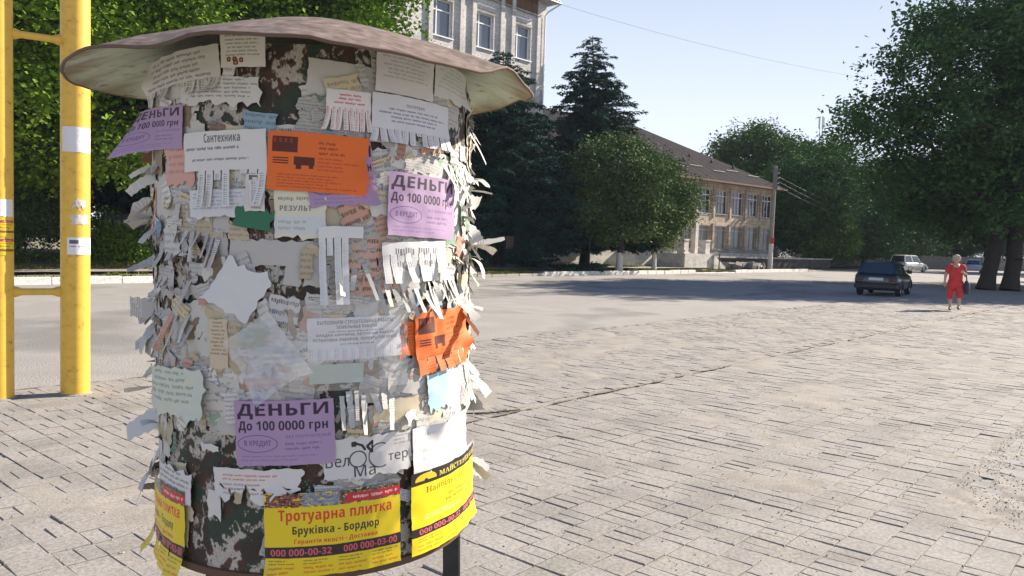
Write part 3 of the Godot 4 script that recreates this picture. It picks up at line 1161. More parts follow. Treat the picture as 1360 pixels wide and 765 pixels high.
func spruce(o: Dictionary) -> Node3D:
	var r := RandomNumberGenerator.new()
	r.seed = o.seed
	var root := thing("spruce_tree", o.label, "tree", o.at, 0.0, "spruces")
	var h: float = o.height
	var lean: Vector3 = o.get("lean", Vector3.ZERO)
	var wood := Shape.new()
	var stem := []
	var radii := []
	for k in 9:
		var f := k / 8.0
		stem.append(Vector3(0, h * f, 0) + lean * sin(f * PI))
		radii.append(lerpf(o.trunk, .02, pow(f, .8)) * (1.3 if k == 0 else 1.0))
	wood.tube(stem, radii, 10, false)
	var sprays := []
	var y: float = o.low
	while y < h - .15:
		var f := y / h
		var reach: float = o.reach * pow(1.0 - f, .72) * r.randf_range(.78, 1.1) + .12
		if f < .22:
			reach *= .72 + f * 1.3
		var count := 5 + int(4 * (1 - f))
		var turn := r.randf() * TAU
		for k in count:
			var a := turn + TAU * k / count + r.randfn(0, .2)
			var l := reach * r.randf_range(.62, 1.12)
			var out := Vector3(cos(a), 0, sin(a))
			var from := Vector3(0, y + r.randfn(0, .08), 0) + lean * sin(f * PI)
			var droop := lerpf(.42, -.25, f)
			var pts := []
			for s in 6:
				var t := s / 5.0
				pts.append(from + out * l * t + Vector3(0, l * (-droop * t + droop * .62 * t * t * t), 0))
			if l > .8:
				wood.tube([pts[0], pts[2], pts[5]], [.035, .022, .008], 4, false)
			var n := maxi(3, int(l * 5.2))
			for s in n:
				var t := (s + r.randf()) / n
				t = lerpf(.12, 1.0, t)
				var i := mini(4, int(t * 5))
				var p: Vector3 = pts[i].lerp(pts[i + 1], t * 5 - i)
				var d: Vector3 = (pts[i + 1] - pts[i]).normalized()
				var yaw := r.randfn(0, .75)
				d = d.rotated(Vector3.UP, yaw)
				d.y -= absf(r.randfn(.12, .2))
				d = d.normalized()
				var z := d.cross(Vector3.UP).normalized()
				var b := Basis(d, z.cross(d).normalized(), z)
				var size := r.randf_range(.55, 1.0) * clampf(l * .5, .4, .95)
				var g := r.randf_range(.7, 1.3)
				sprays.append([Transform3D(b.scaled_local(Vector3.ONE * size), p), Color(g, g, g * r.randf_range(.9, 1.1))])
		y += lerpf(.36, .22, f) * o.get("step", 1.0)
	put("trunk", wood, M.bark, root)
	scatter("crown", o.needle, sprays, root).set_meta("kind", "stuff")
	return root

func build_trees() -> void:
	var linden := leaf_cluster(30, .26, 1).mesh(M.leaf)
	var maple := leaf_cluster(46, .17, 2, .85).mesh(M.leaf_maple)
	var dark := leaf_cluster(28, .27, 3).mesh(M.leaf_dark)
	var olive := leaf_cluster(30, .19, 4).mesh(M.leaf_grey)
	var far := leaf_cluster(24, .34, 5).mesh(M.leaf)
	var needles := spray_shape(6).mesh(M.needle)
	var blue := spray_shape(7).mesh(M.needle_blue)
	# great linden with two stems at the far corner of the paving
	broad_tree({"seed": 301, "label": "huge dark linden with twin trunks behind the woman in red", "at": Vector3(24.9, -.02, -40.3), "centre": Vector3(3.0, 9.6, -2.4), "rad": Vector3(9.0, 8.4, 7.4), "taper": .42,
		"trunks": [[Vector3(-.7, 0, 0), Vector3(.2, 4.6, -.3)], [Vector3(.42, 0, .2), Vector3(1.2, 4.6, -.5)]], "trunk": .37, "targets": 190, "gap": 1.4, "per": 25, "spread": .78, "lowest": 3.2, "fork": 4.0, "leaf": dark})
	broad_tree({"seed": 302, "label": "broad linden at the picture's right edge beyond the twin trunked one", "at": Vector3(38.5, 0, -47.0), "centre": Vector3(0, 9.5, 0), "rad": Vector3(7.5, 7.5, 7.5),
		"trunk": .42, "targets": 130, "gap": 1.3, "per": 18, "spread": .95, "lowest": 3.0, "fork": 3.5, "leaf": dark})
	# maples across the road on the left
	broad_tree({"seed": 303, "called": "maple_tree", "label": "bright maple over the yellow posts with dark trunk at the kerb", "at": grid(-29.9, 8.5, .2), "centre": Vector3(.2, 9.2, 0), "rad": Vector3(6.6, 7.0, 6.2),
		"trunk": .34, "targets": 120, "gap": 1.25, "per": 25, "spread": .62, "lowest": 3.4, "fork": 2.6, "leaf": maple, "group": "maples in front of the brick building"})
	broad_tree({"seed": 304, "called": "maple_tree", "label": "bright maple rising behind the column's rusty cap", "at": grid(-30.5, 19.5, .25), "centre": Vector3(0, 10.6, 0), "rad": Vector3(5.6, 6.2, 5.4),
		"trunk": .32, "targets": 115, "gap": 1.15, "per": 25, "spread": .62, "lowest": 3.0, "fork": 3.0, "leaf": maple, "group": "maples in front of the brick building"})
	broad_tree({"seed": 305, "called": "maple_tree", "label": "shaded maple further back at the picture's left edge", "at": grid(-38.5, 9.0, .3), "centre": Vector3(0, 8.6, 0), "rad": Vector3(6.5, 7.2, 6.0),
		"trunk": .3, "targets": 120, "gap": 1.1, "per": 20, "spread": .85, "lowest": 1.6, "fork": 2.5, "leaf": dark, "group": "maples in front of the brick building"})
	for d in [[318, "dense dark tree far back behind the yellow posts", grid(-47.0, 14.0, .3)], [319, "dense dark tree far back at the left picture edge", grid(-44.0, 3.0, .3)], [320, "dense dark tree far back behind the notice board", grid(-44.0, 22.0, .3)]]:
		broad_tree({"seed": d[0], "label": d[1], "at": d[2], "centre": Vector3(0, 7.4, 0), "rad": Vector3(6.6, 7.6, 6.2), "trunk": .3, "targets": 120, "gap": 1.1, "per": 20, "spread": .9, "lowest": .6, "fork": 1.5, "leaf": dark, "group": "dark trees behind the maples"})
	spruce({"seed": 401, "label": "bluish spruce standing between the two bright maples", "at": grid(-37.0, 17.0, .3), "height": 19.0, "reach": 3.6, "low": 1.2, "trunk": .22, "needle": blue})
	# spruces before the hall
	spruce({"seed": 402, "label": "dense dark spruce beside the poster column's cap", "at": Vector3(-.9, .25, -46.0), "height": 12.4, "reach": 6.4, "low": 1.1, "trunk": .26, "needle": needles, "step": .8})
	spruce({"seed": 403, "label": "tall pointed spruce in front of the tan hall's roof", "at": Vector3(4.7, .3, -52.0), "height": 14.9, "reach": 5.6, "low": 2.0, "trunk": .30, "needle": needles, "step": .8, "lean": Vector3(.35, 0, 0)})
	# two small limewashed street trees
	broad_tree({"seed": 306, "called": "street_tree", "label": "bushy olive green tree with thick limewashed trunk by the white kerb", "at": Vector3(6.3, .14, -46.6), "centre": Vector3(-.35, 4.7, -.2), "rad": Vector3(2.9, 3.2, 2.9),
		"trunk": .17, "limewashed": 1.1, "targets": 95, "gap": .62, "per": 15, "spread": .40, "lowest": 1.3, "fork": 1.6, "leaf": olive, "group": "limewashed street trees"})
	broad_tree({"seed": 307, "called": "street_tree", "label": "loose olive green tree with thin limewashed trunk before the hall windows", "at": Vector3(9.0, .14, -50.3), "centre": Vector3(-.1, 4.0, 0), "rad": Vector3(2.5, 2.7, 2.4),
		"trunk": .12, "limewashed": 1.2, "targets": 70, "gap": .62, "per": 13, "spread": .40, "lowest": 1.7, "fork": 1.8, "leaf": olive, "group": "limewashed street trees"})
	# trees behind and beside the hall
	for d in [
		[308, "round topped green tree showing over the hall roof's low end", Vector3(27.0, .2, -90.0), Vector3(0, 8.4, 0), Vector3(6.4, 6.6, 6.0), 130, far],
		[309, "tall green tree behind the utility pole", Vector3(33.0, .2, -88.0), Vector3(0, 7.6, 0), Vector3(5.2, 6.0, 5.6), 120, far],
		[310, "dark tree with limewashed trunk right of the utility pole", Vector3(26.6, .15, -73.5), Vector3(1.4, 6.2, -1.0), Vector3(3.6, 4.6, 3.6), 80, dark],
		[311, "dark tree behind the dark hatchback", Vector3(36.5, .1, -82.0), Vector3(0, 6.0, 0), Vector3(5.0, 5.2, 5.0), 110, dark],
		[312, "dark tree behind the white estate car", Vector3(45.0, .1, -94.0), Vector3(0, 6.6, 0), Vector3(6.2, 6.2, 6.0), 120, dark],
		[313, "dark tree behind the woman in red", Vector3(54.0, .0, -106.0), Vector3(0, 8.4, 0), Vector3(7.0, 8.0, 6.4), 120, dark],
		[314, "dark tree seen between the twin trunks", Vector3(67.0, .0, -112.0), Vector3(0, 8.0, 0), Vector3(7.4, 7.6, 6.4), 110, dark],
		[315, "dark tree behind the railing at the right edge", Vector3(62.0, .0, -88.0), Vector3(0, 8.0, 0), Vector3(6.6, 7.4, 6.4), 110, dark],
		[324, "low dark tree closing the view behind the silver saloon", Vector3(66.0, .0, -122.0), Vector3(0, 4.6, 0), Vector3(9.0, 4.6, 6.0), 120, dark],
		[325, "low dark tree closing the view right of the twin trunks", Vector3(82.0, .0, -118.0), Vector3(0, 4.6, 0), Vector3(9.0, 4.6, 6.0), 120, dark],
		[326, "low dark tree closing the view behind the white estate car", Vector3(52.0, .0, -118.0), Vector3(0, 4.6, 0), Vector3(8.0, 4.6, 6.0), 110, dark],
		[316, "pale green young tree beside the limewashed trunk", Vector3(30.0, .1, -74.5), Vector3(0, 2.9, 0), Vector3(1.7, 1.8, 1.7), 42, linden],
		[317, "dark tree between the hall and the round topped tree", Vector3(29.0, .2, -80.5), Vector3(0, 5.4, 0), Vector3(4.0, 4.8, 4.0), 90, dark],
	]:
		broad_tree({"seed": d[0], "label": d[1], "at": d[2], "centre": d[3], "rad": d[4], "trunk": .28 if d[5] > 50 else .09, "limewashed": 1.3 if d[0] == 310 else 0.0, "targets": d[5], "gap": 1.0 if d[5] > 50 else .5, "per": 20, "spread": .9 if d[5] > 50 else .45,
			"lowest": .4 if d[0] > 323 else 1.3, "fork": 1.6, "leaf": d[6], "group": "trees beyond the road junction"})
	# shrubs across the road
	for d in [[321, "sunlit yellow green shrub beside the notice board", grid(-33.0, 13.6, .3), .75, maple, .9], [322, "grey green shrub under the maple behind the yellow posts", grid(-33.5, 10.4, .3), 1.3, olive, 1.6], [323, "dry brownish shrub under the dark spruce", grid(-30.8, 29.0, .3), 1.2, olive, 1.5]]:
		broad_tree({"seed": d[0], "called": "shrub", "category": "shrub", "label": d[1], "at": d[2], "centre": Vector3(0, d[3], 0), "rad": Vector3(d[5], d[3], d[5]), "trunk": .05, "trunks": [[Vector3.ZERO, Vector3(.02, .3, .02)]], "targets": 36, "gap": .3, "per": 16, "spread": .3, "cluster": .6, "lowest": .15, "fork": .1, "leaf": d[4], "group": "shrubs across the road"})

# ---------------------------------------------------------------- printing
func font(called: String, bold: bool) -> SystemFont:
	var key := called + str(bold)
	if not fonts.has(key):
		var f := SystemFont.new()
		f.font_names = PackedStringArray([called])
		f.font_weight = 700 if bold else 400
		fonts[key] = f
	return fonts[key]

# letters fitted into a box of the picture
func print_text(im: Image, text: String, box: Rect2i, ink: Color, bold := true, face := "Droid Sans") -> void:
	var rid: RID = font(face, bold).get_rids()[0]
	var ts := TextServerManager.get_primary_interface()
	var size := 64
	var sz := Vector2i(size, 0)
	var wide := 0.0
	var glyphs := []
	for ch in text:
		var g := ts.font_get_glyph_index(rid, size, ch.unicode_at(0), 0)
		ts.font_render_glyph(rid, sz, g)
		glyphs.append([g, wide])
		wide += ts.font_get_glyph_advance(rid, size, g).x
	var tmp := Image.create(int(wide) + 20, 100, false, Image.FORMAT_RGBA8)
	tmp.fill(Color(ink.r, ink.g, ink.b, 0))
	for g in glyphs:
		var r := ts.font_get_glyph_uv_rect(rid, sz, g[0])
		if r.size.x < 1:
			continue
		var sheet := ts.font_get_texture_image(rid, sz, ts.font_get_glyph_texture_idx(rid, sz, g[0]))
		var src := Image.create(int(r.size.x), int(r.size.y), false, Image.FORMAT_RGBA8)
		for y in int(r.size.y):
			for x in int(r.size.x):
				src.set_pixel(x, y, Color(ink.r, ink.g, ink.b, sheet.get_pixel(int(r.position.x) + x, int(r.position.y) + y).a))
		var at := ts.font_get_glyph_offset(rid, sz, g[0])
		tmp.blend_rect(src, Rect2i(Vector2i.ZERO, src.get_size()), Vector2i(int(g[1] + at.x) + 8, int(70 + at.y)))
	var used_box := tmp.get_used_rect()
	if used_box.size.x < 2:
		return
	tmp = tmp.get_region(used_box)
	tmp.resize(maxi(1, box.size.x), maxi(1, box.size.y), Image.INTERPOLATE_LANCZOS)
	im.blend_rect(tmp, Rect2i(Vector2i.ZERO, box.size), box.position)

# lines of print too small to read
func small_print(im: Image, box: Rect2i, lines: int, ink: Color, r: RandomNumberGenerator, centred := false) -> void:
	var pitch := float(box.size.y) / lines
	for k in lines:
		var h := maxi(2, int(pitch * .5))
		var y := int(box.position.y + k * pitch + pitch * .25)
		var run := box.size.x * (r.randf_range(.55, 1.0))
		var x := box.position.x + ((box.size.x - run) / 2 if centred else 0.0)
		var end := x + run
		while x < end:
			var word := minf(r.randf_range(3, 11) * h * .55, end - x)
			var e := x + word
			while x < e:
				var w := maxi(1, int(h * r.randf_range(.2, .42)))
				im.fill_rect(Rect2i(int(x), y + r.randi_range(0, maxi(0, h / 4)), w, h - r.randi_range(0, h / 3)), ink)
				x += w + maxi(1, int(h * .2))
			x += h * .7

func sheet_image(w: int, h: int, paper: Color) -> Image:
	var im := Image.create(w, h, false, Image.FORMAT_RGBA8)
	im.fill(paper)
	return im

func ring(im: Image, c: Vector2, rx: float, ry: float, t: float, ink: Color, a0 := 0.0, a1 := TAU) -> void:
	for k in 240:
		var a := lerpf(a0, a1, k / 239.0)
		im.fill_rect(Rect2i(int(c.x + cos(a) * rx - t / 2), int(c.y + sin(a) * ry - t / 2), maxi(1, int(t)), maxi(1, int(t))), ink)

func stroke(im: Image, a: Vector2, b: Vector2, t: float, ink: Color) -> void:
	var n := int(a.distance_to(b)) + 1
	for k in n + 1:
		var p := a.lerp(b, float(k) / n)
		im.fill_rect(Rect2i(int(p.x - t / 2), int(p.y - t / 2), maxi(1, int(t)), maxi(1, int(t))), ink)

func paper_material(im: Image, called: String, rough := .75) -> StandardMaterial3D:
	var m := plain(called, Color.WHITE, rough)
	m.albedo_texture = ImageTexture.create_from_image(im)
	m.texture_repeat = false
	m.backlight_enabled = true
	m.backlight = Color(.10, .09, .08)
	m.detail_enabled = true
	m.detail_albedo = M.stain
	m.detail_blend_mode = BaseMaterial3D.BLEND_MODE_MUL
	m.detail_uv_layer = BaseMaterial3D.DETAIL_UV_2
	m.uv2_triplanar = true
	m.uv2_world_triplanar = true
	m.uv2_scale = Vector3.ONE * 4.0
	return m

# ---------------------------------------------------------------- sheets of paper on a round post
# o: th0 th1 (degrees from the side that faces the viewer), y0 y1, tilt (degrees), off (m from the wall), torn [left right top bottom] in m,
# strips, strip_part, lost (share of strips torn off), peel [[u, v, reach, lift, sag]], crease, seed
func paper_shape(o: Dictionary, radius: float, front: float, origin := Vector3.ZERO) -> Shape:
	var r := RandomNumberGenerator.new()
	r.seed = o.get("seed", 1)
	var ns := FastNoiseLite.new()
	ns.seed = o.get("seed", 1)
	ns.frequency = 1.0
	ns.fractal_octaves = 3
	var w := deg_to_rad(o.th1 - o.th0) * radius
	var h: float = o.y1 - o.y0
	var mid_th := deg_to_rad((o.th0 + o.th1) / 2) + front
	var mid_y: float = (o.y0 + o.y1) / 2
	var tilt := deg_to_rad(o.get("tilt", 0.0))
	var torn: Array = o.get("torn", [.0012, .0012, .0012, .0012])
	var peels: Array = o.get("peel", [])
	var crease: float = o.get("crease", .0022)
	var off: float = o.get("off", .004)
	var place := func(u: float, v: float, lift: float, drop: float, twist: float) -> Array:
		var rag := ns.get_noise_2d(v * h * 170.0, 3.0) * .6 + ns.get_noise_2d(v * h * 40.0, 9.0)
		var rag2 := ns.get_noise_2d(v * h * 170.0, 23.0) * .6 + ns.get_noise_2d(v * h * 40.0, 29.0)
		var rag3 := ns.get_noise_2d(u * w * 170.0, 43.0) * .6 + ns.get_noise_2d(u * w * 40.0, 49.0)
		var rag4 := ns.get_noise_2d(u * w * 170.0, 63.0) * .6 + ns.get_noise_2d(u * w * 40.0, 69.0)
		var uu := lerpf(torn[0] / w * (.7 + rag), 1 - torn[1] / w * (.7 + rag2), u)
		var vv := lerpf(torn[3] / h * (.7 + rag4), 1 - torn[2] / h * (.7 + rag3), v)
		var a := (uu - .5) * w
		var b := (vv - .5) * h - drop
		var up := lift + crease * (ns.get_noise_2d(uu * w * 22.0 + 5, vv * h * 22.0) + .6)
		for p in peels:
			var d := Vector2((uu - p[0]) * w, (vv - p[1]) * h).length()
			var t := clampf(1 - d / p[2], 0, 1)
			up += p[3] * pow(t, 1.6)
			b -= (p[4] if p.size() > 4 else 0.0) * t * t
		var a2 := a * cos(tilt) - b * sin(tilt) + twist
		var b2 := a * sin(tilt) + b * cos(tilt)
		var ang := mid_th + a2 / radius
		return [Vector3(sin(ang) * (radius + off + up), mid_y + b2, cos(ang) * (radius + off + up)) - origin, uu, vv]
	var sh := Shape.new()
	var patch := func(u0: float, u1: float, v0: float, v1: float, lift_end: float, twist_end: float) -> void:
		var nu := clampi(int((u1 - u0) * w / .009), 1, 24)
		var nv := clampi(int((v1 - v0) * h / .009), 2, 24)
		var first := sh.v.size()
		for b in nv + 1:
			for a in nu + 1:
				var u := lerpf(u0, u1, float(a) / nu)
				var v := lerpf(v0, v1, float(b) / nv)
				var f := 1 - float(b) / nv
				var c := lift_end * pow(f, 1.6)
				var at: Array = place.call(u, v, c, 0.0, twist_end * f * f)
				sh.vert(at[0], Vector3.ZERO, Vector2(at[1], 1 - at[2]))
		for b in nv:
			for a in nu:
				var k := first + b * (nu + 1) + a
				sh.face(k, k + 1, k + nu + 2)
				sh.face(k, k + nu + 2, k + nu + 1)
	var n: int = o.get("strips", 0)
	if n > 0:
		var part: float = o.get("strip_part", .35)
		patch.call(0.0, 1.0, part, 1.0, 0.0, 0.0)
		for k in n:
			if r.randf() < o.get("lost", .25):
				if r.randf() < .5:
					patch.call((k + .1) / n, (k + .9) / n, part * r.randf_range(.6, .9), part, r.randf_range(.0, .004), 0.0)
				continue
			patch.call((k + .06) / n, (k + .94) / n, 0.0, part, r.randf_range(.001, o.get("fray", .014)), r.randfn(0, .004))
	else:
		patch.call(0.0, 1.0, 0.0, 1.0, 0.0, 0.0)
	# smooth normals from the faces
	for k in range(0, sh.i.size(), 3):
		var a := sh.i[k]; var b := sh.i[k + 1]; var c := sh.i[k + 2]
		var m := (sh.v[c] - sh.v[a]).cross(sh.v[b] - sh.v[a])
		sh.n[a] += m; sh.n[b] += m; sh.n[c] += m
	for k in sh.n.size():
		sh.n[k] = sh.n[k].normalized()
	return sh

# a loose ribbon of paper: leaves the wall at (th, y) and curls away
func flap_shape(th: float, y: float, radius: float, front: float, o: Dictionary) -> Shape:
	var a := deg_to_rad(th) + front
	var out := Vector3(sin(a), 0, cos(a))
	var along := Vector3(cos(a), 0, -sin(a))
	var p := out * (radius + .004) + Vector3(0, y, 0)
	var d: Vector3 = (out * o.out + along * o.along + Vector3.UP * o.up).normalized()
	var side := d.cross(out if absf(d.dot(out)) < .9 else Vector3.UP).normalized()
	var sh := Shape.new()
	var n := 9
	var rows := []
	for k in n + 1:
		var f := float(k) / n
		var wd: float = o.width * (1 - f * o.get("taper", .4)) * (1 + .12 * sin(k * 2.3 + th)) / 2
		rows.append([p - side * wd, p + side * wd])
		p += d * o.length / n
		d = (d + Vector3.DOWN * o.get("droop", .12) + out * o.get("curl", 0.0)).normalized()
		side = (side - d * d.dot(side)).normalized().rotated(d, o.get("twist", 0.0))
	for k in n:
		sh.quad(rows[k][0], rows[k][1], rows[k + 1][1], rows[k + 1][0], [Vector2(.1, k / 20.0), Vector2(.2, k / 20.0), Vector2(.2, (k + 1) / 20.0), Vector2(.1, (k + 1) / 20.0)])
	sh.smooth()
	return sh

func scrap_material() -> StandardMaterial3D:
	# sixteen kinds of paper side by side, bare or with fine print
	var r := RandomNumberGenerator.new()
	r.seed = 66
	var im := sheet_image(512, 512, lin(.7, .68, .64))
	for a in 4:
		for b in 4:
			var box := Rect2i(a * 128, b * 128, 128, 128)
			var g := r.randf_range(.46, .70)
			im.fill_rect(box, lin(g, g * r.randf_range(.96, .995), g * r.randf_range(.86, .98)))
			var style := r.randi() % 5
			if style < 3:
				small_print(im, Rect2i(a * 128 + 8, b * 128 + 8, 110, 110), [7, 9, 12][style], [lin(.16, .15, .16), lin(.3, .3, .34), lin(.2, .2, .3)][style], r)
	return paper_material(im, "torn notices")

func build_column() -> void:
	column_frame = Transform3D(Basis(Vector3(0, 0, 1), deg_to_rad(1.5)), COLUMN_AT)
	facing = atan2(-COLUMN_AT.x, -COLUMN_AT.z)
	M.stain = noise_map(.012, [[.18, lin(.55, .46, .34)], [.34, lin(.84, .80, .72)], [.48, lin(.97, .96, .94)], [.62, grey(1)]], 512, 6, 111)
	var r := RandomNumberGenerator.new()
	r.seed = 2025
	var col := thing("advertising_column", "round advertising column plastered with torn notices under a wavy rusty cap", "advertising column")
	col.transform = column_frame
	# drum: old green paint, rust and paste
	var w := 768
	var h := 384
	var im := Image.create(w, h, false, Image.FORMAT_RGB8)
	var na := FastNoiseLite.new()
	na.seed = 3
	na.frequency = .02
	na.fractal_octaves = 5
	for y in h:
		for x in w:
			# one pixel is 1.4 mm wide and 2.7 mm high
			var gx := x * 1.0
			var gy := y * 1.9
			var rough := na.get_noise_2d(gx * 12.0, gy * 12.0)
			var c := Color(.034, .025, .020).lerp(Color(.062, .031, .019), smoothstep(-.15, .25, na.get_noise_2d(gx * .8 + 40, gy * .8)))
			c = c.lerp(Color(.024, .042, .028), smoothstep(.02, .22, na.get_noise_2d(gx * .55, gy * .55 + 800)))
			var warp := na.get_noise_2d(gx * 1.5 + 333, gy * 1.5) * 40.0
			var k := na.get_noise_2d((gx + warp) * 1.1 + 900, (gy - warp) * .8)
			# ragged remains of paper in paste
			if k + rough * .10 > .17:
				c = Color(.40, .37, .325)
			elif k + rough * .14 > .11:
				c = Color(.15, .105, .075)
			c *= 1 + .5 * rough
			im.set_pixel(x, y, c.linear_to_srgb())
	var dm := plain("green paint with rust and paste", Color.WHITE, .7)
	dm.albedo_texture = ImageTexture.create_from_image(im)
	dm.heightmap_enabled = true
	dm.heightmap_texture = M.bump
	dm.heightmap_scale = .15
	var drum := Shape.new()
	var sides := 72
	var heights := [.925, .94, 1.2, 1.5, 1.8, 1.965]
	for b in heights.size():
		for a in sides + 1:
			var t := TAU * a / sides
			var rad := .346 if b == 0 else .35
			rad += .0025 * fine.get_noise_2d(cos(t) * 3.0, heights[b] * 5.0)
			drum.vert(Vector3(sin(t) * rad, heights[b], cos(t) * rad), Vector3(sin(t), 0, cos(t)), Vector2(float(a) / sides * 2.0, 1 - (heights[b] - .92) / 1.05))
	for b in heights.size() - 1:
		for a in sides:
			var k := b * (sides + 1) + a
			drum.face(k, k + 1, k + sides + 2)
			drum.face(k, k + sides + 2, k + sides + 1)
	var lid := drum.vert(Vector3(0, .93, 0), Vector3.DOWN)
	for a in sides:
		drum.face(lid, a + 1, a)
	put("drum", drum, dm, col)
	var hoop := Shape.new()
	hoop.lathe([Vector2(.3475, .918), Vector2(.3545, .919), Vector2(.3545, .934), Vector2(.349, .936)], 72)
	put("hoop", hoop, plain("rusty steel hoop", lin(.11, .06, .035), .8), col)
	# legs
	var green := grained("dark green leg paint", noise_map(.05, [[.2, lin(.008, .014, .012)], [.8, lin(.02, .032, .026)]], 128, 4, 17), .5, .5)
	for t in [81.0, 201.0, 321.0]:
		var a := deg_to_rad(t) + facing
		var leg := Shape.new()
		leg.bevel_box(Vector3(-.021, -.03, -.021), Vector3(.021, .93, .021), .004)
		var o := put("leg", leg, green, col)
		o.transform = Transform3D(Basis(Vector3.UP, a), Vector3(sin(a) * .315, 0, cos(a) * .315))
	# cap: a shallow cone of bent sheet steel, rusty above, pale green below
	var rim := [[-180, 1.958], [-150, 1.957], [-124, 1.957], [-114, 1.951], [-101, 1.947], [-85, 1.94], [-68, 1.935], [-48, 1.938], [-32, 1.923], [-18, 1.941], [-2, 1.940], [12, 1.925], [23, 1.920], [37, 1.9205], [49, 1.947], [60, 1.933], [72, 1.926], [86, 1.942], [102, 1.962], [115, 1.958], [127, 1.957], [150, 1.957], [180, 1.958]]
	var cap_height := func(deg: float) -> float:
		for k in rim.size() - 1:
			if deg >= rim[k][0] and deg <= rim[k + 1][0]:
				var f: float = smoothstep(0, 1, (deg - rim[k][0]) / (rim[k + 1][0] - rim[k][0]))
				return lerpf(rim[k][1], rim[k + 1][1], f)
		return 1.957
	var rust := detailed(grained("rusty sheet steel", noise_map(.03, [[.15, lin(.085, .052, .038)], [.45, lin(.165, .115, .092)], [.7, lin(.24, .185, .155)], [.95, lin(.30, .25, .215)]], 512, 6, 121), .6, .75, M.bump, .12), M.patches, .9)
	var pale := grained("flaking pale green paint", noise_map(.02, [[.10, lin(.13, .065, .03)], [.2, lin(.32, .28, .16)], [.3, lin(.42, .50, .37)], [.9, lin(.50, .58, .44)]], 512, 6, 131), .55, .6, M.bump, .1)
	pale.vertex_color_use_as_albedo = true
	var faces := {}
	for side in ["cap", "underside"]:
		var sh := Shape.new()
		var n := 96
		var rings := 20
		for k in rings + 1:
			var f := float(k) / rings
			for a in n + 1:
				var deg := 360.0 * a / n - 180.0
				var e: float = cap_height.call(deg)
				var t := deg_to_rad(deg) + facing
				var y := lerpf(2.105, e, pow(f, 1.25)) + (.006 * fine.get_noise_2d(sin(t) * f * 5, cos(t) * f * 5))
				# the wave of the rim dies out towards the middle
				y = lerpf(lerpf(2.105, 1.945, pow(f, 1.25)), y, f * f)
				var rad := .525 * f * (1 + .008 * sin(deg * .11) * f - .045 * f * exp(-pow((deg - 72.0) / 34.0, 2.0)))
				if side == "underside":
					y -= .004
					rad *= .999
				if side == "underside":
					# rust creeping in from the edge
					var eat := smoothstep(.84, 1.05, f + .16 * fine.get_noise_2d(sin(t) * 4.0 + 3, cos(t) * 4.0 + f * 2))
					sh.ink = Color(1, 1, 1).lerp(Color(.42, .26, .13), eat)
				sh.vert(Vector3(sin(t) * rad, y, cos(t) * rad), Vector3.ZERO)
		for k in rings:
			for a in n:
				var q := k * (n + 1) + a
				if side == "cap":
					sh.face(q, q + n + 1, q + n + 2)
					sh.face(q, q + n + 2, q + 1)
				else:
					sh.face(q, q + n + 2, q + n + 1)
					sh.face(q, q + 1, q + n + 2)
		for k in range(0, sh.i.size(), 3):
			var a := sh.i[k]; var b := sh.i[k + 1]; var c := sh.i[k + 2]
			var m := (sh.v[c] - sh.v[a]).cross(sh.v[b] - sh.v[a])
			sh.n[a] += m; sh.n[b] += m; sh.n[c] += m
		for k in sh.n.size():
			sh.n[k] = sh.n[k].normalized()
		faces[side] = sh
	var cap := put("cap", faces.cap, rust, col)
	var under := put("underside", faces.underside, pale, cap)
	under.set_meta("label", "pale green flaking paint under the rusty cap")
	var lip := []
	for a in 97:
		var deg := 360.0 * a / 96 - 180.0
		var t := deg_to_rad(deg) + facing
		lip.append(faces.cap.v[20 * 97 + a] - Vector3(0, .002, 0))
	var lip_shape := Shape.new()
	lip_shape.tube(lip, lip.map(func(_p): return .0035), 6, false)
	put("rim", lip_shape, plain("rusted rim", lin(.13, .085, .06), .8), cap)
	column = col

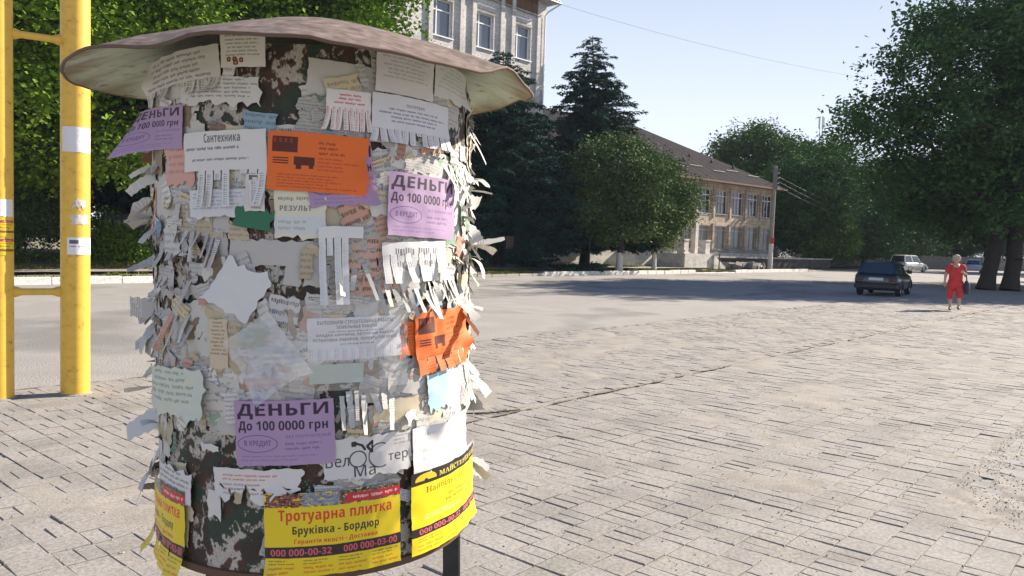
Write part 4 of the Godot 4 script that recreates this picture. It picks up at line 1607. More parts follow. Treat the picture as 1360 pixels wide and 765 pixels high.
# torn paper, part of the column's skin
func build_scraps() -> void:
	var col := column
	var r := RandomNumberGenerator.new()
	r.seed = 313
	var paper := scrap_material()
	paper.vertex_color_use_as_albedo = true
	var bare := [[-26.2, -4.0, 1.80, 1.90], [-24.7, -2.6, 1.475, 1.605], [-45.5, -25.7, .90, 1.21], [-32.5, -16.0, .90, 1.075], [26.3, 32.7, .90, 1.08], [2.4, 12.2, 1.21, 1.30], [-15.5, -7.0, 1.905, 1.94], [51.6, 68.0, 1.815, 1.90]]
	var count := 0
	var tries := 0
	while count < 285 and tries < 3000:
		tries += 1
		var th := r.randf_range(-100, 100) if count < 240 else r.randf_range(100, 260)
		var y := r.randf_range(.95, 1.93)
		var ww := r.randf_range(8, 34)
		var hh := r.randf_range(.04, .15)
		var skip := false
		for b in bare:
			if th + ww * .4 > b[0] and th - ww * .4 < b[1] and y + hh * .4 > b[2] and y - hh * .4 < b[3]:
				skip = true
		if skip and r.randf() < .93:
			continue
		if y < 1.15 and r.randf() < .45:
			continue
		var o := {"th0": th - ww / 2, "th1": th + ww / 2, "y0": maxf(.93, y - hh / 2), "y1": minf(1.95, y + hh / 2), "tilt": r.randfn(0, 6), "off": .0012 + count * .000014, "seed": count + 10, "crease": .0016,
			"torn": [r.randf_range(.001, .012), r.randf_range(.001, .012), r.randf_range(.001, .012), r.randf_range(.004, .02)]}
		var under := false
		for b in covered:
			if th + ww * .5 > b[0] and th - ww * .5 < b[1] and y + hh * .5 > b[2] and y - hh * .5 < b[3]:
				under = true
		if r.randf() < .4:
			o.strips = r.randi_range(3, 9)
			o.strip_part = r.randf_range(.4, .7)
			o.lost = r.randf_range(.2, .7)
			o.fray = .003 if under else .02
		if r.randf() < .5 and not under:
			o.peel = [[float(r.randi() % 2), float(r.randi() % 2), r.randf_range(.02, .06), r.randf_range(.005, .035), r.randf_range(0, .02)]]
		var sh := paper_shape(o, .35, facing)
		var cell := Vector2(r.randi() % 4, r.randi() % 4) * .25
		for k in sh.t.size():
			sh.t[k] = cell + Vector2(.005, .005) + sh.t[k] * .24
		var tone := Color(1, 1, 1) * r.randf_range(.82, 1.0)
		var pick := r.randf()
		if pick < .035:
			tone = Color(.95, .62, .5)
		elif pick < .06:
			tone = Color(.55, .72, .85)
		elif pick < .085:
			tone = Color(.45, .62, .5)
		elif pick < .16:
			tone = Color(.9, .8, .6)
		elif pick < .19:
			tone = Color(.95, .8, .25)
		for k in sh.c.size():
			sh.c[k] = tone
		put("paper_scrap", sh, paper, col)
		count += 1
	# smaller shreds of older layers, too many to tell apart
	var shreds := Shape.new()
	for k in 620:
		var th := r.randf_range(-104, 104) if k < 520 else r.randf_range(104, 256)
		var y := r.randf_range(.95, 1.93)
		var ww := r.randf_range(3, 12)
		var hh := r.randf_range(.018, .07)
		var skip := false
		for b in bare:
			if th > b[0] and th < b[1] and y > b[2] and y < b[3]:
				skip = true
		if skip and r.randf() < .72:
			continue
		if y < 1.15 and r.randf() < .55:
			continue
		var under := false
		for b in covered:
			if th + ww * .5 > b[0] and th - ww * .5 < b[1] and y + hh * .5 > b[2] and y - hh * .5 < b[3]:
				under = true
		var o := {"th0": th - ww / 2, "th1": th + ww / 2, "y0": y - hh / 2, "y1": y + hh / 2, "tilt": r.randfn(0, 14), "off": .0045 + k * .000006, "seed": k + 4000, "crease": .0022 if under else .004,
			"torn": [r.randf_range(.002, .010), r.randf_range(.002, .010), r.randf_range(.002, .010), r.randf_range(.004, .014)]}
		if not under and r.randf() < .6:
			o.peel = [[float(r.randi() % 2), float(r.randi() % 2), r.randf_range(.015, .04), r.randf_range(.006, .03), r.randf_range(0, .012)]]
		var sh := paper_shape(o, .35, facing)
		var cell := Vector2(r.randi() % 4, r.randi() % 4) * .25
		var tone := Color(1, 1, 1) * r.randf_range(.8, 1.15)
		var pick := r.randf()
		if pick < .05:
			tone = Color(.85, .5, .4)
		elif pick < .09:
			tone = Color(.4, .6, .75)
		elif pick < .12:
			tone = Color(.3, .5, .36)
		elif pick < .26:
			tone = Color(.92, .80, .58)
		elif pick < .31:
			tone = Color(.45, .33, .24)
		var first := shreds.v.size()
		shreds.v.append_array(sh.v)
		shreds.n.append_array(sh.n)
		for n in sh.t.size():
			shreds.t.append(cell + Vector2(.005, .005) + sh.t[n] * .1)
			shreds.c.append(tone)
		for n in sh.i:
			shreds.i.append(n + first)
	put("paper_shreds", shreds, paper, col).set_meta("kind", "stuff")
	# loose ribbons and corners standing off the sides
	var flaps := []
	for k in 46:
		var right := k % 2 == 0
		var th := r.randf_range(60, 96) if right else r.randf_range(-97, -62)
		flaps.append([th, r.randf_range(1.0, 1.83), {"out": r.randf_range(.25, 1.0), "along": (1.0 if right else -1.0) * r.randf_range(-.3, .9), "up": r.randf_range(-.9, .4), "width": r.randf_range(.012, .05), "length": r.randf_range(.03, .085), "droop": r.randf_range(.0, .25), "curl": r.randf_range(-.15, .15), "twist": r.randf_range(-.12, .12), "taper": r.randf_range(-.2, .8)}])
	for k in 26:
		flaps.append([r.randf_range(-58, 62), r.randf_range(1.2, 1.86), {"out": r.randf_range(.15, .5), "along": r.randf_range(-.4, .4), "up": -1.0, "width": r.randf_range(.008, .018), "length": r.randf_range(.04, .09), "droop": .02, "curl": r.randf_range(-.03, .06), "twist": r.randf_range(-.06, .06), "taper": .2}])
	# the long tongue on the right, the broad sheets hanging off the left
	flaps.append([84.0, 1.59, {"out": .8, "along": .45, "up": -.02, "width": .018, "length": .11, "droop": -.03, "taper": .5}])
	flaps.append([88.0, 1.70, {"out": .5, "along": .7, "up": -.5, "width": .04, "length": .075, "droop": -.12, "twist": .1, "taper": .3}])
	flaps.append([86.0, 1.86, {"out": .6, "along": .5, "up": -.7, "width": .02, "length": .10, "droop": .05, "taper": .2}])
	flaps.append([-88.0, 1.12, {"out": .5, "along": -.25, "up": -1.0, "width": .10, "length": .13, "droop": .02, "taper": -.1}])
	flaps.append([-80.0, 1.20, {"out": .75, "along": -.5, "up": -.4, "width": .06, "length": .09, "droop": .02, "taper": .3}])
	flaps.append([-82.0, 1.435, {"out": .6, "along": -.8, "up": .05, "width": .05, "length": .10, "droop": .0, "taper": .1}])
	flaps.append([-84.0, 1.385, {"out": .7, "along": -.5, "up": -.4, "width": .03, "length": .07, "droop": .02, "taper": .1}])
	var hung := flaps.size()
	for row in [[1.545, 2, 16], [1.525, 40, 60], [1.50, 20, 46], [1.285, 8, 26], [1.60, -44, -30], [1.44, -58, -40], [1.75, 50, 66]]:
		var th: float = row[1]
		while th < row[2]:
			flaps.append([th, row[0] + r.randf_range(-.015, .015), {"out": r.randf_range(.3, .6), "along": r.randf_range(-.3, .3), "up": -1.0, "width": r.randf_range(.008, .015), "length": r.randf_range(.04, .085), "droop": .03, "curl": r.randf_range(-.02, .06), "twist": r.randf_range(-.08, .08), "taper": .25}])
			th += r.randf_range(1.8, 3.4)
	var nth := -1
	for f in flaps:
		nth += 1
		var clash := false
		for b in covered:
			if f[0] > b[0] - 4 and f[0] < b[1] + 4 and f[1] > b[2] - .01 and f[1] < b[3] + .09 and absf(f[0]) < 60:
				clash = true
		if clash and nth < hung:
			continue
		var sh := flap_shape(f[0], f[1], .35, facing, f[2])
		var cell := Vector2(r.randi() % 4, r.randi() % 4) * .25
		var tone := Color(1, 1, 1) * r.randf_range(.85, 1.0)
		if r.randf() < .06 and f[2].length < .086:
			tone = Color(.95, .55, .4)
		for k in sh.t.size():
			sh.t[k] = cell + sh.t[k]
			sh.c[k] = tone
		put("paper_flap", sh, paper, col)

# ---------------------------------------------------------------- the notices one can make out
func flyer(label: String, o: Dictionary, im: Image, called := "flyer", group := "notices on the advertising column", rough := .75) -> MeshInstance3D:
	return flyer_in(label, o, paper_material(im, label, rough), called, group)

func flyer_in(label: String, o: Dictionary, m: Material, called := "flyer", group := "notices on the advertising column", frame := column_frame, radius := .35, front := facing) -> MeshInstance3D:
	var a := deg_to_rad((o.th0 + o.th1) / 2) + front
	var origin := Vector3(sin(a) * radius, (o.y0 + o.y1) / 2, cos(a) * radius)
	var n := put(called, paper_shape(o, radius, front, origin), m)
	n.transform = frame * Transform3D(Basis.IDENTITY, origin)
	tag(n, label, "plastic pocket" if called == "plastic_pocket" else "flyer", group)
	if radius > .3:
		covered.append([o.th0, o.th1, o.y0, o.y1])
	return n

func money_image(r: RandomNumberGenerator) -> Image:
	var im := sheet_image(384, 264, lin(0.385, 0.265, 0.42))
	var ink := lin(0.035, 0.02, 0.045)
	var soft := lin(0.16, 0.09, 0.26)
	print_text(im, "ДЕНЬГИ", Rect2i(12, 14, 350, 62), ink)
	print_text(im, "До 100 0000 грн", Rect2i(14, 82, 344, 50), ink, true)
	ring(im, Vector2(90, 174), 78, 34, 3, soft)
	print_text(im, "В КРЕДИТ", Rect2i(36, 160, 108, 28), soft, true)
	print_text(im, "БЕЗ ПОРУЧИТЕЛЕЙ", Rect2i(200, 138, 166, 15), soft, false)
	small_print(im, Rect2i(196, 166, 172, 40), 2, soft, r)
	small_print(im, Rect2i(24, 218, 330, 30), 2, lin(0.25, 0.16, 0.36), r)
	return im

func orange_image(r: RandomNumberGenerator) -> Image:
	var im := sheet_image(384, 240, lin(0.74, 0.15, 0.026))
	var ink := lin(0.1, 0.02, 0.012)
	im.fill_rect(Rect2i(18, 22, 94, 62), ink)
	for k in 4:
		im.fill_rect(Rect2i(24 + k * 20, 30, 8, 16), lin(0.3, 0.05, 0.02))
	for k in 3:
		im.fill_rect(Rect2i(22, 106 + k * 10, 58, 5), ink)
	im.fill_rect(Rect2i(100, 100, 76, 34), ink)
	im.fill_rect(Rect2i(108, 134, 20, 16), ink)
	im.fill_rect(Rect2i(156, 134, 16, 12), ink)
	small_print(im, Rect2i(190, 30, 120, 62), 3, lin(0.22, 0.03, 0.015), r)
	small_print(im, Rect2i(190, 96, 160, 60), 4, lin(0.42, 0.06, 0.02), r)
	small_print(im, Rect2i(40, 168, 300, 60), 5, lin(0.36, 0.05, 0.015), r)
	return im

func white_image(w: int, h: int, r: RandomNumberGenerator, lines: int, paper := lin(0.698, 0.684, 0.652), ink := lin(0.2, 0.2, 0.21), head := "") -> Image:
	var im := sheet_image(w, h, paper)
	var top := 10
	if head:
		print_text(im, head, Rect2i(int(w * .28), 8, int(w * .42), int(h * .14)), ink)
		top = int(h * .26)
	if lines > 0:
		small_print(im, Rect2i(int(w * .07), top, int(w * .86), h - top - int(h * .3)), lines, ink, r, true)
	return im

func tear_marks(im: Image, n: int, part: float, ink: Color, r: RandomNumberGenerator) -> void:
	# print on the tear-off strips runs up and down
	var w := im.get_width()
	var h := im.get_height()
	for k in n:
		var x := int((k + .25) * w / n)
		var y := int(h * (1 - part)) + 4
		while y < h - 4:
			im.fill_rect(Rect2i(x, y, maxi(2, int(w / n * .22)), 3), ink)
			im.fill_rect(Rect2i(x + int(w / n * .3), y + 1, maxi(2, int(w / n * .16)), 2), ink)
			y += r.randi_range(4, 7)

func paving_ad(r: RandomNumberGenerator) -> Image:
	var im := sheet_image(512, 336, lin(0.74, 0.56, 0.012))
	# photographs of paving along the top
	for k in 900:
		var x := r.randi_range(0, 508)
		var y := r.randi_range(0, 54)
		var g := r.randf_range(.02, .22)
		var c := lin(g * 1.5, g * .5, g * .45) if x < 130 else (lin(g + .08, g + .1, g + .16) if x < 270 else lin(g * .9, g * .75, g * .62))
		im.fill_rect(Rect2i(x, y, r.randi_range(6, 16), r.randi_range(4, 9)), c)
	var red := lin(0.52, 0.02, 0.035)
	im.fill_rect(Rect2i(300, 18, 212, 34), red)
	for k in 26:
		im.fill_rect(Rect2i(286 + k / 2, 51 - k, 16, 1), red)
	small_print(im, Rect2i(322, 22, 180, 26), 1, lin(0.8, 0.616, 0.56), r)
	im.fill_rect(Rect2i(0, 58, 512, 4), lin(0.74, 0.56, 0.012))
	print_text(im, "Тротуарна плитка", Rect2i(52, 68, 420, 58), lin(0.6, 0.045, 0.02), true)
	print_text(im, "Бруківка - Бордюр", Rect2i(102, 132, 318, 44), lin(0.03, 0.03, 0.02), true)
	print_text(im, "Гарантія якості - Доставка", Rect2i(108, 184, 306, 24), lin(0.56, 0.06, 0.02), true)
	im.fill_rect(Rect2i(0, 214, 512, 44), lin(0.02, 0.016, 0.018))
	print_text(im, "000 000-00-32", Rect2i(22, 222, 220, 28), lin(0.66, 0.1, 0.14), true)
	print_text(im, "000 000-03-00", Rect2i(284, 222, 210, 28), lin(0.66, 0.1, 0.14), true)
	for k in 4:
		small_print(im, Rect2i(14 + k * 126, 264, 110, 24), 2, lin(0.12, 0.1, 0.02), r)
		small_print(im, Rect2i(14 + k * 126, 290, 110, 36), 2, lin(0.58, 0.16, 0.01), r)
	return im

func workshop_ad(r: RandomNumberGenerator) -> Image:
	var im := sheet_image(360, 420, lin(0.8, 0.64, 0.012))
	im.fill_rect(Rect2i(0, 0, 360, 66), lin(0.018, 0.016, 0.014))
	for k in 5:
		ring(im, Vector2(52, 46), 34 - k * 6, 30 - k * 5, 7, lin(0.72, 0.5, 0.02), PI, TAU)
	print_text(im, "МАЙСТЕРНЯ БАНІ", Rect2i(98, 18, 256, 32), lin(0.8, 0.66, 0.12), true, "Droid Serif")
	print_text(im, "Найбільший вибір", Rect2i(50, 84, 262, 40), lin(0.07, 0.05, 0.01), false, "Droid Serif")
	stroke(im, Vector2(90, 140), Vector2(300, 140), 2, lin(0.2, 0.14, 0.01))
	small_print(im, Rect2i(100, 150, 210, 54), 2, lin(0.2, 0.14, 0.01), r, true)
	stroke(im, Vector2(90, 212), Vector2(300, 212), 2, lin(0.2, 0.14, 0.01))
	small_print(im, Rect2i(44, 222, 180, 30), 2, lin(0.79, 0.772, 0.698), r)
	small_print(im, Rect2i(180, 256, 140, 16), 1, lin(0.62, 0.1, 0.04), r)
	im.fill_rect(Rect2i(0, 284, 360, 44), lin(0.03, 0.014, 0.02))
	print_text(im, "000 000-00-32", Rect2i(24, 292, 180, 28), lin(0.72, 0.14, 0.2), true)
	print_text(im, "000 00-00", Rect2i(226, 292, 122, 28), lin(0.72, 0.14, 0.2), true)
	for k in 3:
		small_print(im, Rect2i(20 + k * 116, 336, 96, 26), 2, lin(0.16, 0.12, 0.02), r)
		small_print(im, Rect2i(20 + k * 116, 368, 96, 40), 2, lin(0.66, 0.2, 0.01), r)
	return im

func build_flyers() -> void:
	var r := RandomNumberGenerator.new()
	r.seed = 91
	var ink := lin(0.13, 0.13, 0.14)
	# top row under the cap
	var im := white_image(320, 150, r, 5, lin(0.606, 0.588, 0.542))
	tear_marks(im, 9, .3, ink, r)
	flyer("creased grey notice with fringe at the column's upper left under the cap", {"th0": -70.0, "th1": -28.5, "y0": 1.872, "y1": 1.96, "off": .0095, "tilt": 3, "strips": 9, "strip_part": .28, "lost": .45, "crease": .004, "seed": 501, "peel": [[0, .5, .05, .016]]}, im)
	im = white_image(180, 150, r, 6, lin(0.694, 0.672, 0.616))
	for k in 5:
		ring(im, Vector2(r.randf_range(30, 150), r.randf_range(100, 135)), r.randf_range(3, 9), r.randf_range(3, 8), 6, lin(0.22, 0.08, 0.04))
	flyer("small grey notice with rust spots under the cap's middle", {"th0": -28.3, "th1": -13.8, "y0": 1.918, "y1": 1.985, "off": .0112, "seed": 502}, im)
	flyer("ragged off white notice under the two grey ones", {"th0": -45.5, "th1": -14.2, "y0": 1.845, "y1": 1.906, "off": .0084, "tilt": -3, "seed": 503, "torn": [.004, .012, .004, .012], "crease": .003}, white_image(300, 150, r, 5, lin(0.606, 0.592, 0.56)))
	flyer("white sheet with handwriting hanging under the cap", {"th0": 19.2, "th1": 41.7, "y0": 1.882, "y1": 1.978, "off": .0105, "tilt": -3, "seed": 504, "crease": .003}, white_image(240, 190, r, 8, lin(0.625, 0.606, 0.606), lin(0.34, 0.33, 0.36)))
	flyer("narrow pale sheet hanging under the cap's right end", {"th0": 42.5, "th1": 64.8, "y0": 1.885, "y1": 1.968, "off": .009, "tilt": -5, "seed": 505, "torn": [.002, .002, .002, .008], "peel": [[1, 0, .05, .02]]}, white_image(200, 160, r, 6, lin(0.606, 0.615, 0.588), lin(0.42, 0.42, 0.42)))
	im = white_image(180, 170, r, 0, lin(0.717, 0.698, 0.698))
	small_print(im, Rect2i(20, 14, 150, 50), 3, lin(0.55, 0.05, 0.1), r, true)
	tear_marks(im, 8, .58, lin(0.55, 0.06, 0.1), r)
	flyer("white notice printed in red with red tear-off strips", {"th0": 3.6, "th1": 17.6, "y0": 1.803, "y1": 1.882, "off": .0105, "tilt": -2, "seed": 506, "strips": 8, "strip_part": .5, "lost": .0, "fray": .004}, im)
	im = white_image(320, 190, r, 0, lin(0.643, 0.643, 0.68))
	print_text(im, "ПОТРЕБУЄ", Rect2i(122, 30, 76, 12), lin(0.2, 0.2, 0.3))
	small_print(im, Rect2i(24, 50, 270, 62), 4, lin(0.12, 0.12, 0.24), r, true)
	tear_marks(im, 12, .3, lin(0.4, 0.4, 0.48), r)
	flyer("bluish white notice with a fringe of strips above the bright lilac flyer", {"th0": 17.6, "th1": 49.3, "y0": 1.784, "y1": 1.880, "off": .0125, "tilt": -2, "seed": 507, "strips": 12, "strip_part": .28, "lost": .12, "fray": .008, "peel": [[1, 0, .06, .012]]}, im)
	# money flyers
	var money := paper_material(money_image(r), "lilac paper", .7)
	flyer_in("lilac money flyer peeling off the column's left edge", {"th0": -79.0, "th1": -44.0, "y0": 1.775, "y1": 1.862, "off": .0105, "tilt": -3, "seed": 511, "peel": [[0, 0, .13, .085, .02]], "torn": [.004, .001, .001, .001]}, money)
	flyer_in("lilac flyer mostly hidden behind the orange one", {"th0": -2.0, "th1": 19.3, "y0": 1.655, "y1": 1.782, "off": .0085, "tilt": 4, "seed": 512, "torn": [.001, .006, .001, .006], "peel": [[1, 0, .06, .022]]}, money)
	flyer_in("sunlit pale lilac money flyer on the column's right half", {"th0": 22.7, "th1": 52.9, "y0": 1.598, "y1": 1.727, "off": .0145, "tilt": -3, "seed": 513, "peel": [[0, 0, .05, .006]]}, money)
	flyer_in("lilac money flyer low on the shaded front of the column", {"th0": -24.9, "th1": 5.7, "y0": 1.155, "y1": 1.284, "off": .0135, "tilt": 1.5, "seed": 514, "crease": .003}, money)
	# orange flyers
	var orange := paper_material(orange_image(r), "orange paper", .7)
	flyer_in("orange flyer in the shade near the column's top", {"th0": -13.7, "th1": 16.7, "y0": 1.683, "y1": 1.796, "off": .0135, "tilt": -3, "seed": 521, "torn": [.001, .006, .001, .001], "peel": [[1, .25, .05, .02]], "crease": .0022}, orange)
	flyer_in("orange flyer in the sun on the column's right side", {"th0": 33.0, "th1": 63.4, "y0": 1.318, "y1": 1.448, "off": .013, "tilt": 3, "seed": 522, "strips": 7, "strip_part": .25, "lost": .1, "fray": .01, "crease": .006, "peel": [[1, .35, .04, .02]]}, orange)
	flyer_in("narrow strip of an orange flyer beside the sunlit one", {"th0": 27.0, "th1": 34.8, "y0": 1.345, "y1": 1.43, "off": .0085, "tilt": 2, "seed": 523, "torn": [.006, .001, .008, .012]}, orange)
	# plumber
	im = white_image(320, 220, r, 0, lin(0.661, 0.652, 0.634))
	print_text(im, "Сантехника", Rect2i(92, 8, 138, 26), ink)
	small_print(im, Rect2i(12, 42, 296, 16), 1, ink, r)
	small_print(im, Rect2i(40, 76, 240, 14), 1, ink, r)
	tear_marks(im, 10, .45, lin(0.3, 0.3, 0.32), r)
	flyer("white plumber's notice with several tear-off strips missing", {"th0": -43.3, "th1": -13.6, "y0": 1.655, "y1": 1.802, "off": .0115, "tilt": 1, "seed": 531, "strips": 10, "strip_part": .48, "lost": .35, "fray": .02}, im)
	# smaller sheets in the middle
	im = white_image(240, 110, r, 5, lin(0.625, 0.625, 0.634), lin(0.25, 0.28, 0.48))
	flyer("small white slip with blue print under the plumber's notice", {"th0": -41.6, "th1": -20.1, "y0": 1.632, "y1": 1.690, "off": .0095, "tilt": 1, "seed": 532, "torn": [.001, .001, .001, .006]}, im)
	flyer("torn green and blue scrap of a poster", {"th0": -25.5, "th1": -11.0, "y0": 1.612, "y1": 1.658, "off": .0105, "tilt": -10, "seed": 533, "torn": [.008, .008, .010, .002]}, sheet_image(16, 16, lin(0.035, 0.16, 0.085)))
	im = sheet_image(120, 220, lin(0.625, 0.61, 0.579))
	print_text(im, "П", Rect2i(26, 14, 62, 62), ink)
	print_text(im, "К", Rect2i(40, 96, 62, 52), ink)
	small_print(im, Rect2i(40, 164, 70, 40), 2, ink, r)
	flyer("narrow scrap with large black letters left of the orange flyer", {"th0": -21.0, "th1": -14.2, "y0": 1.645, "y1": 1.72, "off": .0125, "tilt": -2, "seed": 534, "torn": [.004, .002, .004, .004]}, im)
	im = white_image(220, 210, r, 0, lin(0.672, 0.638, 0.504))
	small_print(im, Rect2i(20, 24, 190, 30), 1, lin(0.25, 0.22, 0.2), r)
	print_text(im, "РЕЗУЛЬТ", Rect2i(26, 66, 130, 22), lin(0.2, 0.18, 0.16))
	im.fill_rect(Rect2i(0, 110, 220, 70), lin(0.582, 0.616, 0.627))
	small_print(im, Rect2i(20, 120, 180, 50), 2, lin(0.4, 0.36, 0.3), r)
	flyer("yellowed notice with faded print under the orange flyer", {"th0": -12.2, "th1": 4.1, "y0": 1.590, "y1": 1.690, "off": .0075, "seed": 535, "torn": [.002, .004, .001, .010], "crease": .003}, im)
	im = white_image(200, 260, r, 0, lin(0.689, 0.684, 0.661))
	tear_marks(im, 6, .8, lin(0.56, 0.56, 0.56), r)
	flyer("bundle of long white tear-off strips hanging loose in the sun", {"th0": 1.0, "th1": 15.0, "y0": 1.468, "y1": 1.62, "off": .0105, "seed": 536, "strips": 6, "strip_part": .85, "lost": .12, "fray": .05, "crease": .004}, im)
	im = white_image(300, 140, r, 2, lin(0.698, 0.693, 0.68))
	tear_marks(im, 10, .7, lin(0.504, 0.504, 0.504), r)
	flyer("white notice with short printed strips under the sunlit lilac flyer", {"th0": 21.0, "th1": 48.5, "y0": 1.508, "y1": 1.592, "off": .0105, "tilt": 2, "seed": 537, "strips": 10, "strip_part": .7, "lost": .12, "fray": .02}, im)
	im = white_image(200, 130, r, 4, lin(0.6, 0.345, 0.28), lin(0.4, 0.2, 0.16))
	flyer("torn salmon pink notice below the peeling lilac flyer", {"th0": -55.7, "th1": -39.0, "y0": 1.690, "y1": 1.786, "off": .0085, "seed": 538, "torn": [.006, .004, .004, .016]}, im)
	im = white_image(90, 220, r, 9, lin(0.58, 0.49, 0.34), lin(0.26, 0.2, 0.14))
	flyer("narrow tan strip of print left of the clear plastic pocket", {"th0": -34.6, "th1": -27.0, "y0": 1.335, "y1": 1.44, "off": .0095, "seed": 539, "torn": [.002, .003, .003, .008]}, im)
	im = white_image(260, 150, r, 5, lin(0.582, 0.616, 0.526), lin(0.26, 0.33, 0.26))
	flyer("greenish crumpled notice at the column's left, halfway down", {"th0": -76.0, "th1": -34.5, "y0": 1.225, "y1": 1.335, "off": .0115, "tilt": 3, "seed": 540, "torn": [.006, .012, .006, .012], "crease": .008, "peel": [[1, 0, .08, .02]]}, im)
	# clear pocket with a builder's notice and a second pocket folded down
	im = white_image(330, 170, r, 0, lin(0.643, 0.643, 0.661))
	print_text(im, "ВЫПОЛНИМ СТРОИТЕЛЬНЫЕ РАБОТЫ", Rect2i(34, 12, 262, 15), ink)
	print_text(im, "ЗЕМЕЛЬНЫЕ РАБОТЫ", Rect2i(96, 32, 140, 13), ink)
	small_print(im, Rect2i(70, 50, 190, 12), 1, ink, r, true)
	print_text(im, "КЛАДКА КИРПИЧА, БЕТОННЫЕ РАБОТЫ", Rect2i(30, 64, 270, 13), ink)
	print_text(im, "УСТАНОВКА ЗАБОРОВ, ПЕРЕКРЫТИЕ КРЫШ", Rect2i(18, 82, 294, 13), ink)
	small_print(im, Rect2i(90, 100, 150, 12), 1, ink, r, true)
	tear_marks(im, 12, .3, lin(0.38, 0.38, 0.44), r)
	flyer("builder's notice in capitals inside the clear plastic pocket", {"th0": -2.5, "th1": 28.1, "y0": 1.358, "y1": 1.443, "off": .0085, "tilt": 1, "seed": 541}, im)
	flyer("pale green slip inside the lower half of the plastic pocket", {"th0": -2.0, "th1": 15.0, "y0": 1.312, "y1": 1.352, "off": .0078, "seed": 542}, white_image(200, 60, r, 0, lin(0.4, 0.47, 0.42)))
	var clear := plain("clear plastic film", Color(.93, .93, .92, .16), .12)
	clear.transparency = BaseMaterial3D.TRANSPARENCY_ALPHA
	clear.metallic_specular = .7
	flyer_in("clear plastic pocket over the builder's notice", {"th0": -7.9, "th1": 29.5, "y0": 1.300, "y1": 1.478, "off": .0175, "seed": 543, "crease": .005}, clear, "plastic_pocket")
	var milky := plain("crumpled milky film", Color(.86, .86, .85, .42), .16)
	milky.transparency = BaseMaterial3D.TRANSPARENCY_ALPHA
	milky.metallic_specular = .7
	flyer_in("milky plastic pocket folded down into a diamond", {"th0": -23.5, "th1": -5.5, "y0": 1.308, "y1": 1.438, "off": .018, "tilt": 36, "seed": 544, "crease": .010, "peel": [[0, 0, .09, .05, .01], [1, 0, .09, .05, .01]]}, milky, "plastic_pocket")
	flyer("white sheet corner folded above the milky pocket", {"th0": -32.0, "th1": -15.0, "y0": 1.44, "y1": 1.56, "off": .011, "tilt": -32, "seed": 545, "torn": [.004, .004, .02, .01], "peel": [[0, 0, .06, .02]]}, white_image(120, 160, r, 0, lin(0.643, 0.643, 0.634)))
	flyer("torn light blue sheet under the sunlit orange flyer", {"th0": 38.5, "th1": 57.0, "y0": 1.222, "y1": 1.318, "off": .0105, "tilt": 6, "seed": 546, "torn": [.006, .004, .003, .016]}, sheet_image(16, 16, lin(0.4, 0.58, 0.68)))
	# bicycle workshop
	im = white_image(340, 180, r, 0, lin(0.606, 0.597, 0.579))
	print_text(im, "Вел", Rect2i(8, 74, 84, 44), lin(0.05, 0.05, 0.05), false)
	ring(im, Vector2(124, 96), 30, 30, 4, lin(0.06, 0.06, 0.06))
	ring(im, Vector2(208, 92), 44, 46, 4, lin(0.06, 0.06, 0.06), PI * .35, PI * 1.65)
	for s in [[112, 34, 140, 46], [140, 46, 150, 62], [158, 52, 178, 34], [178, 34, 176, 74], [158, 52, 176, 74]]:
		stroke(im, Vector2(s[0], s[1]), Vector2(s[2], s[3]), 7, lin(0.03, 0.03, 0.03))
	ring(im, Vector2(110, 38), 6, 6, 8, lin(0.03, 0.03, 0.03))
	print_text(im, "Ма", Rect2i(108, 120, 80, 42), lin(0.05, 0.05, 0.05), false)
	print_text(im, "тер", Rect2i(238, 92, 84, 40), lin(0.05, 0.05, 0.05), false)
	small_print(im, Rect2i(20, 160, 110, 14), 1, ink, r)
	small_print(im, Rect2i(262, 22, 66, 44), 3, lin(0.3, 0.27, 0.24), r)
	flyer("grey bicycle workshop notice with a cyclist drawing", {"th0": 2.0, "th1": 31.8, "y0": 1.114, "y1": 1.210, "off": .0105, "tilt": 1, "seed": 551, "torn": [.002, .004, .010, .010]}, im)
	im = white_image(220, 150, r, 0, lin(0.717, 0.717, 0.717))
	small_print(im, Rect2i(30, 14, 160, 30), 1, lin(0.616, 0.616, 0.627), r)  # pale grey strokes draw the shadow lines across this sheet
	small_print(im, Rect2i(30, 60, 170, 70), 3, lin(0.551, 0.551, 0.551), r)
	flyer("blank looking white sheet above the yellow workshop poster", {"th0": 32.0, "th1": 65.0, "y0": 1.095, "y1": 1.208, "off": .0125, "tilt": 2, "seed": 552, "peel": [[.4, 1, .05, .02]]}, im)
	# yellow posters at the bottom
	flyer("yellow workshop poster with black header at the column's lower right", {"th0": 31.0, "th1": 78.0, "y0": .936, "y1": 1.112, "off": .0145, "tilt": 1, "seed": 561, "crease": .003, "peel": [[1, 0, .06, .012]]}, workshop_ad(r), "flyer", "notices on the advertising column", .4)
	var yellow := paper_material(paving_ad(r), "yellow poster paper", .4)
	flyer_in("wide yellow paving poster at the column's foot", {"th0": -15.9, "th1": 27.0, "y0": .934, "y1": 1.102, "off": .0140, "tilt": .5, "seed": 562, "crease": .0028, "peel": [[0, 0, .035, .02]]}, yellow)
	flyer_in("torn yellow paving poster at the column's lower left edge", {"th0": -84.0, "th1": -46.5, "y0": .905, "y1": 1.088, "off": .0120, "tilt": -2, "seed": 563, "crease": .003, "strips": 4, "strip_part": .3, "lost": .0, "fray": .05, "torn": [.01, .001, .004, .001]}, yellow)
	im = white_image(320, 150, r, 0, lin(0.643, 0.619, 0.597))
	small_print(im, Rect2i(40, 22, 250, 30), 2, lin(0.55, 0.12, 0.08), r)
	small_print(im, Rect2i(40, 54, 160, 50), 3, lin(0.3, 0.25, 0.22), r)
